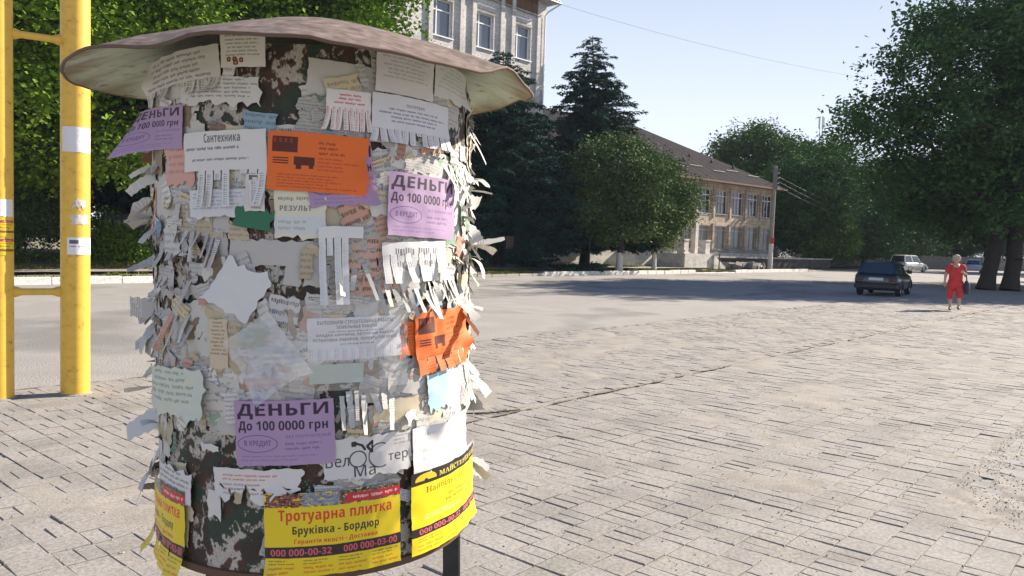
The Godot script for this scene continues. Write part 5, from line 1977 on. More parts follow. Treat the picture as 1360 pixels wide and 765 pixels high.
	flyer("ragged white notice with red print above the yellow paving poster", {"th0": -33.8, "th1": -3.0, "y0": 1.068, "y1": 1.148, "off": .0095, "tilt": 1, "seed": 564, "torn": [.006, .010, .003, .022], "strips": 5, "strip_part": .4, "lost": .5, "fray": .006}, im)
	flyer("torn white notice above the yellow poster at the left edge", {"th0": -66.0, "th1": -43.0, "y0": 1.055, "y1": 1.130, "off": .0105, "tilt": -4, "seed": 565, "torn": [.003, .003, .010, .006]}, white_image(200, 110, r, 4, lin(0.606, 0.597, 0.588)))
	flyer("white vertical scrap on the bare green paint at the column's lower left", {"th0": -37.0, "th1": -31.0, "y0": 1.03, "y1": 1.10, "off": .0055, "seed": 566, "torn": [.004, .004, .004, .012]}, sheet_image(16, 16, lin(0.606, 0.597, 0.569)))

# ---------------------------------------------------------------- yellow pipe frame
func build_pipe_frame() -> void:
	var yellow := grained("yellow gas pipe paint", noise_map(.02, [[.08, lin(.30, .13, .03)], [.17, lin(.56, .33, .05)], [.3, lin(.70, .44, .055)], [.9, lin(.76, .49, .07)]], 512, 6, 141), 1.1, .45, M.bump, .08)
	var f := thing("pipe_frame", "pair of tall yellow steel pipes joined by crossbars", "pipe frame", Vector3(-4.23, 0, -7.62))
	var second := Vector3(-.535, 0, .33)
	for p in [Vector3.ZERO, second]:
		var s := Shape.new()
		s.tube([p + Vector3(0, -.1, 0), p + Vector3(0, 2, 0), p + Vector3(0, 4, 0), p + Vector3(0, 7.2, 0)], [.128, .128, .128, .128], 32)
		put("post", s, yellow, f)
	for y in [1.0, 3.38, 5.76]:
		var s := Shape.new()
		var a := Vector3(0, y, 0)
		var b := second + Vector3(0, y, 0)
		var d := (b - a).normalized()
		# pipe ends flattened and welded round the posts
		s.tube([a + d * .06, a + d * .145, a + d * .19, b - d * .19, b - d * .145, b - d * .06], [.055, .05, .033, .033, .05, .055], 12)
		put("crossbar", s, yellow, f)
	for p in [Vector3.ZERO, second]:
		var s := Shape.new()
		s.lathe([Vector2(.155, -.02), Vector2(.15, .006), Vector2(.134, .012), Vector2(.1285, .018)], 24, p)
		put("footing", s, M.sand, f)
	var r := RandomNumberGenerator.new()
	r.seed = 14
	var near := Transform3D(Basis.IDENTITY, Vector3(-4.23, 0, -7.62))
	var left := Transform3D(Basis.IDENTITY, Vector3(-4.23, 0, -7.62) + second)
	var front := atan2(4.23, 7.62)
	var g := "papers stuck on the yellow posts"
	var white := paper_material(white_image(128, 128, r, 0, lin(.72, .72, .72)), "blank label", .6)
	var worn := paper_material(white_image(64, 64, r, 0, lin(.62, .58, .52)), "worn paste and paper", .8)
	flyer_in("blank white paper stuck high on the nearer yellow post", {"th0": -55, "th1": 74, "y0": 2.33, "y1": 2.57, "off": .002, "seed": 71}, white, "flyer", g, near, .128, front)
	var im := white_image(160, 120, r, 0, lin(.76, .76, .77))
	im.fill_rect(Rect2i(14, 18, 50, 26), lin(.1, .1, .12))
	small_print(im, Rect2i(14, 54, 90, 18), 1, lin(.12, .12, .14), r)
	flyer_in("white label with dark print on the nearer yellow post", {"th0": -32, "th1": 78, "y0": 1.36, "y1": 1.525, "off": .0025, "seed": 72}, paper_material(im, "printed label", .6), "flyer", g, near, .128, front)
	flyer_in("worn whitish paper remains above the printed label", {"th0": -22, "th1": 62, "y0": 1.64, "y1": 1.75, "off": .0015, "seed": 73, "torn": [.02, .02, .015, .015]}, worn, "flyer", g, near, .128, front)
	flyer_in("thin whitish paste streaks high above the printed label", {"th0": -14, "th1": 50, "y0": 1.79, "y1": 1.90, "off": .0016, "seed": 74, "torn": [.025, .02, .02, .03]}, worn, "flyer", g, near, .128, front)
	flyer_in("white paper above the yellow ones on the further post", {"th0": -60, "th1": 70, "y0": 1.69, "y1": 1.86, "off": .002, "seed": 75, "torn": [.002, .002, .004, .01]}, white, "flyer", g, left, .128, front)
	var ad := paper_material(paving_ad(r), "yellow bill", .5)
	flyer_in("upper yellow bill on the yellow post at the picture's left edge", {"th0": -70, "th1": 76, "y0": 1.515, "y1": 1.665, "off": .002, "seed": 76}, ad, "flyer", g, left, .128, front)
	flyer_in("lower yellow bill on the yellow post at the picture's left edge", {"th0": -70, "th1": 76, "y0": 1.345, "y1": 1.495, "off": .002, "seed": 77}, ad, "flyer", g, left, .128, front)

# ---------------------------------------------------------------- cars
# stations along the length (x forward): [x, half width at sill, sill y, half width at belt, belt y]
func car(called: String, label: String, at: Vector3, turn: float, o: Dictionary) -> Node3D:
	var c := thing(called, label, "car", at, turn, "cars on the square")
	var paint := plain("car paint", o.paint, .28)
	paint.clearcoat_enabled = true
	paint.clearcoat = .8
	paint.clearcoat_roughness = .08
	var L: float = o.length
	var W: float = o.width / 2
	var belt: float = o.belt
	var roof: float = o.roof
	var lower := Shape.new()
	var rings := []
	# body from tail (-L/2) to nose: [x share, width share, bottom, top]
	var prof: Array = o.get("body", [[-.5, .86, .42, .72], [-.49, .93, .32, .86], [-.46, .975, .26, .93], [-.40, 1, .22, .955], [-.2, 1, .2, .95], [.1, 1, .2, .93], [.22, .995, .2, .92], [.36, .975, .22, .85], [.44, .95, .25, .78], [.485, .9, .3, .68], [.5, .82, .4, .6]])
	for p in prof:
		var x: float = p[0] * L
		var w: float = W * p[1]
		var y0: float = p[2]
		var y1: float = p[3] * belt / .95
		var m := lerpf(y0, y1, .55)
		rings.append([Vector3(x, y0, w * .86), Vector3(x, y0 + .1, w * .96), Vector3(x, m, w), Vector3(x, y1 - .06, w * .97), Vector3(x, y1, w * .88), Vector3(x, y1 + .012, 0), Vector3(x, y1, -w * .88), Vector3(x, y1 - .06, -w * .97), Vector3(x, m, -w), Vector3(x, y0 + .1, -w * .96), Vector3(x, y0, -w * .86), Vector3(x, y0 - .0, 0)])
	lower.loft(rings)
	lower.smooth()
	put("body", lower, paint, c)
	# cabin: corners at the belt and at the roof
	var xr: float = o.rear * L
	var xf: float = o.front * L
	var xr2: float = o.rear_top * L
	var xf2: float = o.front_top * L
	var wb := W * .87
	var wt := W * .70
	var yb := belt - .03
	var cab := Shape.new()
	var lo := [Vector3(xr, yb, wb), Vector3(xf, yb - .04, wb), Vector3(xf, yb - .04, -wb), Vector3(xr, yb, -wb)]
	var hi := [Vector3(xr2, roof - .05, wt), Vector3(xf2, roof - .06, wt), Vector3(xf2, roof - .06, -wt), Vector3(xr2, roof - .05, -wt)]
	var top := [Vector3(xr2 + .16, roof, wt * .8), Vector3(xf2 - .2, roof, wt * .8), Vector3(xf2 - .2, roof, -wt * .8), Vector3(xr2 + .16, roof, -wt * .8)]
	for k in 4:
		var e := (k + 1) % 4
		cab.quad(lo[k], lo[e], hi[e], hi[k])
		cab.quad(hi[k], hi[e], top[e], top[k])
	cab.quad(top[0], top[1], top[2], top[3])
	var cabin := put("cabin", cab, paint, c)
	# glass set just proud of the cabin
	var pane := func(called2: String, a: Vector3, b: Vector3, d: Vector3, e: Vector3) -> void:
		var n := (d - a).cross(e - b).normalized()
		var mid := (a + b + d + e) / 4
		var q := [a, b, d, e].map(func(p): return mid + (p - mid) * .86 + n * .012)
		var g := Shape.new()
		g.quad(q[0], q[1], q[2], q[3])
		var back := [a, b, d, e].map(func(p): return mid + (p - mid) * .87 + n * .001)
		for k in 4:
			g.quad(back[k], back[(k + 1) % 4], q[(k + 1) % 4], q[k])
		put(called2, g, M.glass, cabin)
	pane.call("rear_window", lo[3], lo[0], hi[0], hi[3])
	pane.call("windscreen", lo[1], lo[2], hi[2], hi[1])
	var split := .5
	for s in [0, 1]:
		var a: Vector3 = lo[0] if s == 0 else lo[2]
		var b: Vector3 = lo[1] if s == 0 else lo[3]
		var d: Vector3 = hi[1] if s == 0 else hi[3]
		var e: Vector3 = hi[0] if s == 0 else hi[2]
		pane.call("side_window", a, a.lerp(b, split), e.lerp(d, split), e)
		pane.call("side_window", a.lerp(b, split), b, d, e.lerp(d, split))
	# wheels
	var wr: float = o.get("wheel", .29)
	for x in [-.295 * L, .315 * L]:
		for s in [-1.0, 1.0]:
			var t := Shape.new()
			t.lathe([Vector2(wr * .62, -.085), Vector2(wr * .93, -.09), Vector2(wr, -.06), Vector2(wr, .06), Vector2(wr * .93, .09), Vector2(wr * .62, .085)], 24)
			var wheel := put("wheel", t, M.rubber, c)
			wheel.transform = Transform3D(Basis(Vector3.RIGHT, PI / 2), Vector3(x, wr, s * (W - .12)))
			var rim := Shape.new()
			rim.lathe([Vector2(wr * .62, .07 * s), Vector2(wr * .5, .05 * s), Vector2(wr * .2, .075 * s), Vector2(.01, .08 * s)] if s > 0 else [Vector2(.01, .08 * s), Vector2(wr * .2, .075 * s), Vector2(wr * .5, .05 * s), Vector2(wr * .62, .07 * s)], 16)
			put("rim", rim, M.chrome, wheel)
			var arch := Shape.new()
			var path := []
			for k in 13:
				var a := PI * k / 12.0
				path.append(Vector3(x + cos(a) * (wr + .045), wr + sin(a) * (wr + .045) - .01, s * (W * .985)))
			arch.tube(path, path.map(func(_p): return .03), 6, false)
			put("wheel_arch", arch, M.black_plastic, c)
	# bumpers, lamps, plate, mirrors
	var bumper := Shape.new()
	bumper.bevel_box(Vector3(-L / 2 - .07, .30, -W * .95), Vector3(-L / 2 + .12, .50, W * .95), .04)
	put("rear_bumper", bumper, M.black_plastic if o.get("dark_bumper", true) else paint, c)
	var nose := Shape.new()
	nose.bevel_box(Vector3(L / 2 - .14, .28, -W * .92), Vector3(L / 2 + .06, .5, W * .92), .04)
	put("front_bumper", nose, M.black_plastic if o.get("dark_bumper", true) else paint, c)
	for s in [-1.0, 1.0]:
		var lamp := Shape.new()
		lamp.bevel_box(Vector3(-L / 2 - .03, .60, s * W * .72 - .14), Vector3(-L / 2 + .1, .74, s * W * .72 + .14), .015)
		put("tail_lamp", lamp, plain("red lamp glass", lin(.06, .008, .008), .15), c)
		var head := Shape.new()
		head.bevel_box(Vector3(L / 2 - .16, .56, s * W * .66 - .16), Vector3(L / 2 + .01, .70, s * W * .66 + .16), .02)
		put("headlamp", head, plain("lamp glass", lin(.5, .52, .54), .08), c)
		var mirror := Shape.new()
		mirror.bevel_box(Vector3(xf - .35, belt - .02, s * (W + .02) - .09), Vector3(xf - .24, belt + .11, s * (W + .02) + .09), .02)
		put("mirror", mirror, M.black_plastic, c)
	var plate := Shape.new()
	plate.bevel_box(Vector3(-L / 2 - .035, .62, -.26), Vector3(-L / 2 + .03, .73, .26), .006)
	put("number_plate", plate, plain("number plate", lin(.62, .62, .6), .4), c)
	return c

func build_cars() -> void:
	# turn: the nose points along +x turned about y
	car("hatchback", "dark blue black hatchback driving away in the tree's shadow", Vector3(15.2, -.018, -32.2), deg_to_rad(56), {"paint": lin(.004, .005, .008), "length": 3.95, "width": 1.64, "belt": .90, "roof": 1.36, "rear": -.485, "front": .20, "rear_top": -.36, "front_top": .03})
	car("estate_car", "white estate car with its tail towards us before the dark trees", Vector3(38.6, -.018, -77.0), deg_to_rad(36), {"paint": lin(.62, .60, .55), "length": 4.4, "width": 1.75, "belt": .98, "roof": 1.68, "rear": -.48, "front": .22, "rear_top": -.44, "front_top": .08, "wheel": .33, "dark_bumper": false})
	car("saloon_car", "silver saloon facing us behind the woman's shoulder", Vector3(50.2, -.018, -86.0), deg_to_rad(236), {"paint": lin(.36, .38, .40), "length": 4.4, "width": 1.72, "belt": .92, "roof": 1.42, "rear": -.36, "front": .20, "rear_top": -.22, "front_top": .04, "dark_bumper": false})
	car("parked_car", "teal car parked behind the railing at the right edge", Vector3(37.4, -.018, -55.5), deg_to_rad(245), {"paint": lin(.04, .10, .11), "length": 4.1, "width": 1.68, "belt": .92, "roof": 1.42, "rear": -.45, "front": .20, "rear_top": -.34, "front_top": .04})

# ---------------------------------------------------------------- the woman
# surface nets over a field of tapered capsules [a, b, ra, rb]
func flesh(bones: Array, cell: float, blend: float) -> Shape:
	var lo := Vector3.ONE * INF
	var hi := -lo
	for b in bones:
		for k in 2:
			var m: float = b[2 + k] + cell * 2
			lo = lo.min(b[k] - Vector3.ONE * m)
			hi = hi.max(b[k] + Vector3.ONE * m)
	var nx := ceili((hi.x - lo.x) / cell) + 1
	var ny := ceili((hi.y - lo.y) / cell) + 1
	var nz := ceili((hi.z - lo.z) / cell) + 1
	var field := PackedFloat32Array()
	field.resize(nx * ny * nz)
	field.fill(1.0)
	for b in bones:
		var A: Vector3 = b[0]
		var B: Vector3 = b[1]
		var pad: float = maxf(b[2], b[3]) + blend + cell * 2
		var c0 := ((A.min(B) - Vector3.ONE * pad - lo) / cell).floor()
		var c1 := ((A.max(B) + Vector3.ONE * pad - lo) / cell).ceil()
		var ab := B - A
		var ll := maxf(ab.length_squared(), 1e-9)
		for z in range(maxi(0, int(c0.z)), mini(nz - 1, int(c1.z)) + 1):
			for y in range(maxi(0, int(c0.y)), mini(ny - 1, int(c1.y)) + 1):
				for x in range(maxi(0, int(c0.x)), mini(nx - 1, int(c1.x)) + 1):
					var p := lo + Vector3(x, y, z) * cell
					var t := clampf((p - A).dot(ab) / ll, 0, 1)
					var q := p - A - ab * t
					if b.size() > 4:
						q *= b[4]
					var d: float = q.length() - lerpf(b[2], b[3], t)
					var k := x + nx * (y + ny * z)
					var e := field[k]
					var h := clampf(.5 + .5 * (e - d) / blend, 0, 1)
					field[k] = lerpf(e, d, h) - blend * h * (1 - h)
	var sh := Shape.new()
	var index := {}
	for z in nz - 1:
		for y in ny - 1:
			for x in nx - 1:
				var k := x + nx * (y + ny * z)
				var c := [field[k], field[k + 1], field[k + nx], field[k + nx + 1], field[k + nx * ny], field[k + nx * ny + 1], field[k + nx * ny + nx], field[k + nx * ny + nx + 1]]
				var inside := 0
				for q in c:
					if q < 0:
						inside += 1
				if inside == 0 or inside == 8:
					continue
				var sum := Vector3.ZERO
				var n := 0
				for e in [[0, 1], [2, 3], [4, 5], [6, 7], [0, 2], [1, 3], [4, 6], [5, 7], [0, 4], [1, 5], [2, 6], [3, 7]]:
					var f0: float = c[e[0]]
					var f1: float = c[e[1]]
					if (f0 < 0) != (f1 < 0):
						var t := f0 / (f0 - f1)
						sum += Vector3(e[0] & 1, (e[0] >> 1) & 1, e[0] >> 2).lerp(Vector3(e[1] & 1, (e[1] >> 1) & 1, e[1] >> 2), t)
						n += 1
				var g := Vector3(c[1] + c[3] + c[5] + c[7] - c[0] - c[2] - c[4] - c[6], c[2] + c[3] + c[6] + c[7] - c[0] - c[1] - c[4] - c[5], c[4] + c[5] + c[6] + c[7] - c[0] - c[1] - c[2] - c[3]).normalized()
				index[k] = sh.vert(lo + (Vector3(x, y, z) + sum / n) * cell, g)
	for k in index:
		var x: int = k % nx
		var y: int = (k / nx) % ny
		var z: int = k / (nx * ny)
		for axis in 3:
			var step: int = [1, nx, nx * ny][axis]
			if (field[k] < 0) == (field[k + step] < 0):
				continue
			var u: int = [nx, nx * ny, 1][axis]
			var w: int = [nx * ny, 1, nx][axis]
			if [y, z, x][axis] == 0 or [z, x, y][axis] == 0:
				continue
			if not (index.has(k - u) and index.has(k - w) and index.has(k - u - w)):
				continue
			var q := [index[k - u - w], index[k - w], index[k], index[k - u]]
			if field[k] >= 0:
				q.reverse()
			sh.face(q[0], q[1], q[2])
			sh.face(q[0], q[2], q[3])
	return sh

func build_woman() -> void:
	# local: y up, she faces +z (towards the camera), x to the picture's right
	var w := thing("person", "woman in red top and knee-length red trousers walking towards us with a dark bag", "person", Vector3(13.35, 0, -23.75), deg_to_rad(-27))
	var sk := plain("skin", lin(.50, .30, .22), .55)
	sk.subsurf_scatter_enabled = true
	sk.subsurf_scatter_strength = .08
	var red := detailed(grained("coral red cotton", noise_map(.03, [[.2, lin(.50, .032, .035)], [.8, lin(.62, .05, .048)]], 256, 4, 151), .5, .85, M.bump, .4), M.patches, .6)
	var hipL := Vector3(-.09, .84, 0)
	var hipR := Vector3(.09, .84, 0)
	var kneeL := Vector3(-.118, .47, -.02)
	var kneeR := Vector3(.122, .49, .10)
	var ankL := Vector3(-.10, .09, -.14)
	var ankR := Vector3(.11, .13, .20)
	var neck := Vector3(.0, 1.38, .01)
	var head := Vector3(-.005, 1.535, .045)
	var shL := Vector3(-.175, 1.31, .0)
	var shR := Vector3(.175, 1.31, .0)
	var elL := Vector3(-.265, 1.06, -.02)
	var elR := Vector3(.255, 1.06, .02)
	var haL := Vector3(-.285, .83, .05)
	var haR := Vector3(.20, 1.13, .22)
	var body := flesh([
		[Vector3(0, .9, 0), Vector3(0, 1.26, 0), .15, .15], [shL, shR, .06, .06], [Vector3(0, 1.26, 0), neck, .11, .055], [neck, head, .052, .06],
		[head + Vector3(0, -.02, .01), head + Vector3(0, .025, -.005), .078, .092], [head + Vector3(0, -.075, .03), head + Vector3(0, -.05, .03), .05, .06],
		[shL, elL, .056, .044], [elL, haL, .042, .028], [shR, elR, .056, .044], [elR, haR, .042, .028],
		[hipL, kneeL, .105, .062], [kneeL, ankL, .062, .036], [hipR, kneeR, .105, .062], [kneeR, ankR, .062, .036],
		[ankL + Vector3(0, -.04, -.03), ankL + Vector3(-.005, -.06, .13), .034, .028], [ankR + Vector3(0, -.04, -.03), ankR + Vector3(.005, -.04, .13), .034, .028],
		[haL, haL + Vector3(-.005, -.07, .01), .028, .030], [haR, haR + Vector3(-.02, .03, .06), .026, .028],
	], .014, .03)
	# nose, ears, fingers
	var add := func(bones: Array, cell: float, blend: float) -> void:
		var s := flesh(bones, cell, blend)
		var k := body.v.size()
		body.v.append_array(s.v); body.n.append_array(s.n); body.t.append_array(s.t); body.c.append_array(s.c)
		for i in s.i:
			body.i.append(i + k)
	add.call([[head + Vector3(0, .01, .09), head + Vector3(0, -.025, .105), .009, .015], [head + Vector3(-.09, -.01, .0), head + Vector3(-.088, -.04, .005), .017, .013], [head + Vector3(.09, -.01, .0), head + Vector3(.088, -.04, .005), .017, .013], [head + Vector3(-.02, -.062, .088), head + Vector3(.02, -.062, .088), .010, .010]], .006, .008)
	for side in 2:
		var palm: Vector3 = [haL + Vector3(-.005, -.07, .01), haR + Vector3(-.02, .03, .06)][side]
		var down: Vector3 = [Vector3(0, -1, .25).normalized(), Vector3(-.5, .1, .86).normalized()][side]
		var across: Vector3 = [Vector3(.1, 0, 1).normalized(), Vector3(.2, 1, 0).normalized()][side]
		var curl: Vector3 = [Vector3(1, 0, 0), Vector3(-.8, -.3, -.5).normalized()][side]
		var fingers := []
		for k in 4:
			var root := palm + across * (.024 - k * .016) + down * .02
			var l: float = [.07, .078, .072, .056][k]
			var kn := root + (down + curl * .15).normalized() * l * .5
			var tip := kn + (down + curl * .8).normalized() * l * .5
			fingers.append([root, kn, .0095, .0088])
			fingers.append([kn, tip, .0088, .0075])
		var thumb := palm + across * .034 - down * .01
		var tk := thumb + (across * .7 + down * .7).normalized() * .035
		fingers.append([thumb, tk, .011, .010])
		fingers.append([tk, tk + (down + curl * .4).normalized() * .03, .010, .008])
		add.call(fingers, .005, .004)
	put("body", body, sk, w)
	var top := flesh([
		[Vector3(0, .80, 0), Vector3(0, 1.0, .005), .185, .178, Vector3(1, 1, 1.12)], [Vector3(0, 1.0, .005), Vector3(0, 1.22, .01), .178, .165, Vector3(1, 1, 1.1)],
		[Vector3(-.08, 1.19, .05), Vector3(.08, 1.19, .05), .115, .115], [shL + Vector3(.02, 0, 0), shR - Vector3(.02, 0, 0), .078, .078], [shL, shL.lerp(elL, .52), .076, .074], [shR, shR.lerp(elR, .52), .076, .074],
	], .015, .04)
	put("top", top, red, w)
	var collar := Shape.new()
	var ringp := []
	for k in 17:
		var a := TAU * k / 16
		ringp.append(Vector3(sin(a) * .115, 1.375 + cos(a) * -.035, .012 + cos(a) * .075))
	collar.tube(ringp, ringp.map(func(_p): return .016), 6, false)
	put("collar", collar, plain("darker red trim", lin(.30, .015, .02), .8), w)
	var trousers := flesh([
		[Vector3(-.05, .80, 0), Vector3(.05, .80, 0), .165, .165], [hipL, kneeL + Vector3(0, .02, 0), .122, .090], [hipR, kneeR + Vector3(0, .02, 0), .122, .090],
		[kneeL + Vector3(0, .04, 0), kneeL + Vector3(-.002, -.06, -.012), .090, .090], [kneeR + Vector3(0, .04, 0), kneeR + Vector3(.002, -.06, .012), .090, .090],
	], .015, .012)
	put("trousers", trousers, red, w)
	var hair := flesh([[head + Vector3(0, .03, -.03), head + Vector3(0, .05, -.015), .102, .098], [head + Vector3(-.06, .03, -.02), head + Vector3(-.07, -.03, -.02), .05, .04], [head + Vector3(.06, .03, -.02), head + Vector3(.07, -.03, -.02), .05, .04], [head + Vector3(-.05, .075, .045), head + Vector3(.05, .08, .045), .038, .038]], .012, .03)
	put("hair", hair, grained("short fair grey hair", noise_map(.1, [[.2, lin(.30, .25, .19)], [.8, lin(.55, .49, .40)]], 128, 4, 161), .15, .7), w)
	var dark := plain("dark eye", lin(.03, .025, .02), .3)
	for s in [-1.0, 1.0]:
		var eyeb := Shape.new()
		eyeb.lathe([Vector2(.001, -.008), Vector2(.009, -.004), Vector2(.011, 0), Vector2(.009, .004), Vector2(.001, .008)], 8, head + Vector3(s * .032, .012, .083))
		put("eye", eyeb, dark, w)
	var black := plain("dark leather", lin(.03, .022, .02), .5)
	for a in [ankL, ankR]:
		var shoe := flesh([[a + Vector3(0, -.058, -.045), a + Vector3(0, -.062, .14), .036, .034, Vector3(1, 1.2, 1)], [a + Vector3(-.03, -.03, .03), a + Vector3(.03, -.03, .03), .02, .02]], .012, .02)
		put("shoe", shoe, black, w)
	# shoulder bag hanging at her left side
	var bag := thing("shoulder_bag", "dark shoulder bag at the side of the woman in red", "bag", w.transform * Vector3(.30, .62, .02), w.rotation.y)
	var sack := Shape.new()
	var rings := []
	for k in 7:
		var f := k / 6.0
		var hw := .085 * (.75 + .5 * sin(f * PI)) 
		var dp := .15 * (.85 + .25 * sin(f * PI))
		var ringv := []
		for a in 12:
			var t := TAU * a / 12
			ringv.append(Vector3(sin(t) * hw * (.9 + .1 * cos(2 * t)), f * .40 - .12, -cos(t) * dp))
		rings.append(ringv)
	sack.loft(rings)
	sack.smooth()
	put("sack", sack, plain("dark bag cloth", lin(.035, .028, .045), .75), bag)
	var strap := Shape.new()
	strap.tube([Vector3(.0, .26, .12), Vector3(-.04, .5, .1), Vector3(-.13, .76, .03), Vector3(-.10, .70, -.06), Vector3(-.03, .48, -.10), Vector3(.0, .26, -.12)], [.014, .014, .014, .014, .014, .014], 6, false)
	put("strap", strap, black, bag)

# ---------------------------------------------------------------- poles, wires, boards
func build_street_things() -> void:
	var r := RandomNumberGenerator.new()
	r.seed = 8
	# utility pole
	var base := Vector3(20.87, .1, -64.09)
	var lean := Vector3(.10, 0, 0)
	var pole := thing("utility_pole", "grey concrete utility pole with limewashed foot and red sign", "utility pole", base)
	var s := Shape.new()
	s.tube([Vector3.ZERO, Vector3(0, 4.0, 0) + lean * .4, Vector3(0, 8.4, 0) + lean], [.17, .15, .12], 10)
	put("shaft", s, grained("old pole", noise_map(.03, [[.2, lin(.20, .18, .155)], [.8, lin(.33, .30, .265)]], 128, 4, 171), 1.5), pole)
	s = Shape.new()
	s.tube([Vector3(0, .01, 0), Vector3(0, 2.1, 0) + lean * .22], [.20, .185], 10)
	put("limewashed_foot", s, M.limewash, pole)
	s = Shape.new()
	s.bevel_box(Vector3(-.17, 2.15, .17), Vector3(.17, 2.62, .20), .01)
	put("sign", s, plain("red tin sign", lin(.42, .05, .03), .5), pole).rotation.y = deg_to_rad(18)
	s = Shape.new()
	s.box(Vector3(-.14, 6.5, -.14) + lean, Vector3(.14, 8.2, .14) + lean)
	put("bracket", s, M.asphalt_patch, pole)
	for k in 4:
		s = Shape.new()
		s.tube([Vector3(.15, 6.6 + k * .4, 0) + lean, Vector3(.34, 6.6 + k * .4, -.1) + lean, Vector3(.34, 6.72 + k * .4, -.1) + lean], [.02, .02, .03], 6)
		put("insulator", s, M.white_frame, pole)
	var ends := []
	for k in 3:
		ends.append([base + lean + Vector3(.34, 6.74 + k * .4, -.1), Vector3(36 + k * .6, 4.6 + k * .5, -78 - k), .5, "cable from the utility pole towards the dark trees, number %s from the bottom" % ["one", "two", "three", "four"][k]])
	ends.append([base + lean + Vector3(-.1, 6.2, 0), Vector3(12.0, 5.0, -59.0), .3, "cable sagging across the hall's upper windows"])
	ends.append([Vector3(1.9, 16.5, -49.4), Vector3(36.5, 15.4, -66.0), .8, "long thin wire from the brick building's corner into the big linden"])
	ends.append([Vector3(-1.9, 4.7, -43.0), Vector3(4.6, 4.9, -50.5), .1, "short pale wire strung between the two dark spruces"])
	for e in ends:
		s = Shape.new()
		var pts := []
		for k in 15:
			var f := k / 14.0
			pts.append((e[0] as Vector3).lerp(e[1], f) - Vector3(0, 4 * e[2] * f * (1 - f), 0))
		s.tube(pts, pts.map(func(_p): return .009), 5, false)
		tag(put("cable", s, M.wire), e[3], "cable", "overhead cables")
	# lattice mast far behind
	var mast := thing("antenna_mast", "thin antenna mast above the distant trees", "mast", Vector3(53.5, 0, -140.0))
	s = Shape.new()
	for c in [[-.3, -.3], [.3, -.3], [0, .35]]:
		s.tube([Vector3(c[0], 0, c[1]), Vector3(c[0] * .8, 25.6, c[1] * .8)], [.06, .05], 5)
	for k in 24:
		s.tube([Vector3(-.3, k, -.3), Vector3(.3, k + 1, -.3)], [.03, .03], 4)
		s.tube([Vector3(.3, k, -.3), Vector3(0, k + 1, .35)], [.03, .03], 4)
	put("lattice", s, plain("mast steel", lin(.42, .42, .43), .6), mast)
	for k in 3:
		s = Shape.new()
		s.bevel_box(Vector3(-.16, 23.4, .38), Vector3(.16, 25.4, .55), .03)
		var ant := put("antenna", s, M.white_frame, mast)
		ant.rotation.y = TAU * k / 3
	# notice board across the road
	var nb := thing("notice_board", "dark notice board on legs with pale papers under the maple", "notice board", Vector3(-15.6, .28, -31.8), deg_to_rad(10))
	s = Shape.new()
	s.bevel_box(Vector3(-.95, .75, -.04), Vector3(.95, 2.0, .04), .02)
	put("panel", s, plain("dark board", lin(.035, .04, .06), .7), nb)
	for x in [-.85, .85]:
		s = Shape.new()
		s.tube([Vector3(x, -.1, -.06), Vector3(x, 2.1, -.06)], [.035, .035], 8)
		put("leg", s, M.black_plastic, nb)
	var sheet_count := 0
	for a in 5:
		for b in 2:
			if r.randf() < .2:
				continue
			s = Shape.new()
			var x := -.82 + a * .34 + r.randf_range(-.03, .03)
			var y := .84 + b * .56 + r.randf_range(-.03, .03)
			s.box(Vector3(x, y, .041), Vector3(x + .24, y + .34, .045))
			put("paper", s, plain("pinned paper", lin(.62, .64, .70) if r.randf() < .7 else lin(.34, .2, .14), .8), nb)
			sheet_count += 1
	# litter bin and posts by the far kerb
	var cab := thing("street_cabinet", "dark blue street cabinet under the spruce by the far kerb", "cabinet", Vector3(-.22, .15, -44.5), deg_to_rad(20))
	s = Shape.new()
	s.bevel_box(Vector3(-.36, 0, -.28), Vector3(.36, 1.15, .28), .03)
	put("box", s, plain("dark blue paint", lin(.012, .018, .04), .4), cab)
	s = Shape.new()
	s.bevel_box(Vector3(-.30, 1.152, -.22), Vector3(.2, 1.85, .22), .02)
	put("upper_box", s, plain("faded brown box", lin(.12, .085, .05), .6), cab)
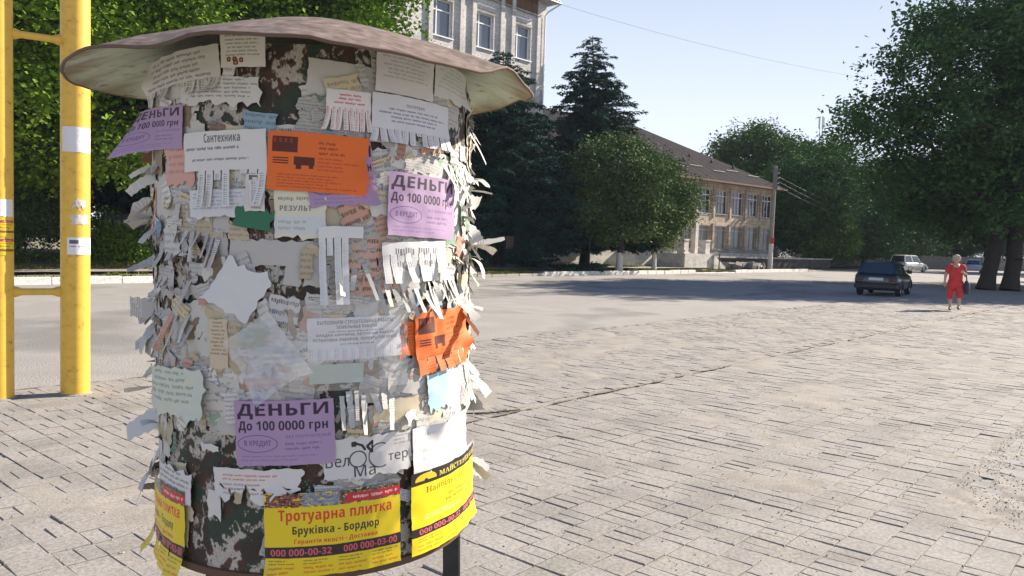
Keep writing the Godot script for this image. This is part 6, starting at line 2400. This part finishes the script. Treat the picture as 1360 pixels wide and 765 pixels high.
	for x in [.26, .42]:
		s = Shape.new()
		s.tube([Vector3(x, 0, .32), Vector3(x, 2.5, .32)], [.035, .035], 8)
		put("post", s, plain("dark blue post", lin(.012, .018, .04), .4), cab)
	for d in [[Vector3(4.45, .12, -45.96), 2.6, "thin dark post beside the leaning trunk"], [Vector3(15.3, .12, -58.5), 1.2, "short dark post by the driveway in front of the terrace"]]:
		s = Shape.new()
		s.tube([Vector3(0, -.1, 0), Vector3(0, d[1], 0)], [.045, .04], 8)
		s.lathe([Vector2(.10, .0), Vector2(.09, .03), Vector2(.047, .04)], 10)
		var o := put("post", s, M.black_plastic)
		o.position = d[0]
		tag(o, d[2], "post")
	# railing at the right edge
	var rail := thing("railing", "low dark steel railing at the picture's right edge", "railing", Vector3(31.2, -.02, -49.4), deg_to_rad(-10))
	for y in [.95, .5]:
		s = Shape.new()
		s.tube([Vector3(0, y, 0), Vector3(5, y, 0)], [.03, .03], 8)
		put("rail", s, M.black_plastic, rail)
	for k in 6:
		s = Shape.new()
		s.tube([Vector3(k, -.05, 0), Vector3(k, .98, 0)], [.03, .03], 8)
		put("post", s, M.black_plastic, rail)
	# low walls behind the cars, their grey darkened to stand in for shade
	for d in [[Vector3(33, 0, -84.5), 14.0, 1.0, "low wall in shade-toned grey behind the dark hatchback"], [Vector3(51, 0, -99.0), 22.0, 1.6, "long wall in shade-toned grey behind the woman in the tree shade"]]:
		s = Shape.new()
		s.box(Vector3(0, -.1, -.15), Vector3(d[1], d[2], .15))
		s.box(Vector3(-.05, d[2], -.2), Vector3(d[1] + .05, d[2] + .08, .2))
		var o := put("boundary_wall", s, M.asphalt_patch)
		o.position = d[0]
		o.rotation.y = deg_to_rad(25)
		tag(o, d[3], "wall")
	# twig on the paving
	s = Shape.new()
	s.tube([grid(-5.35, 4.85, .012), grid(-5.1, 5.1, .014), grid(-4.92, 5.38, .010), grid(-4.82, 5.72, .011)], [.004, .007, .008, .005], 6)
	tag(put("twig", s, M.bark), "dry twig lying along the joint in the paving", "twig")
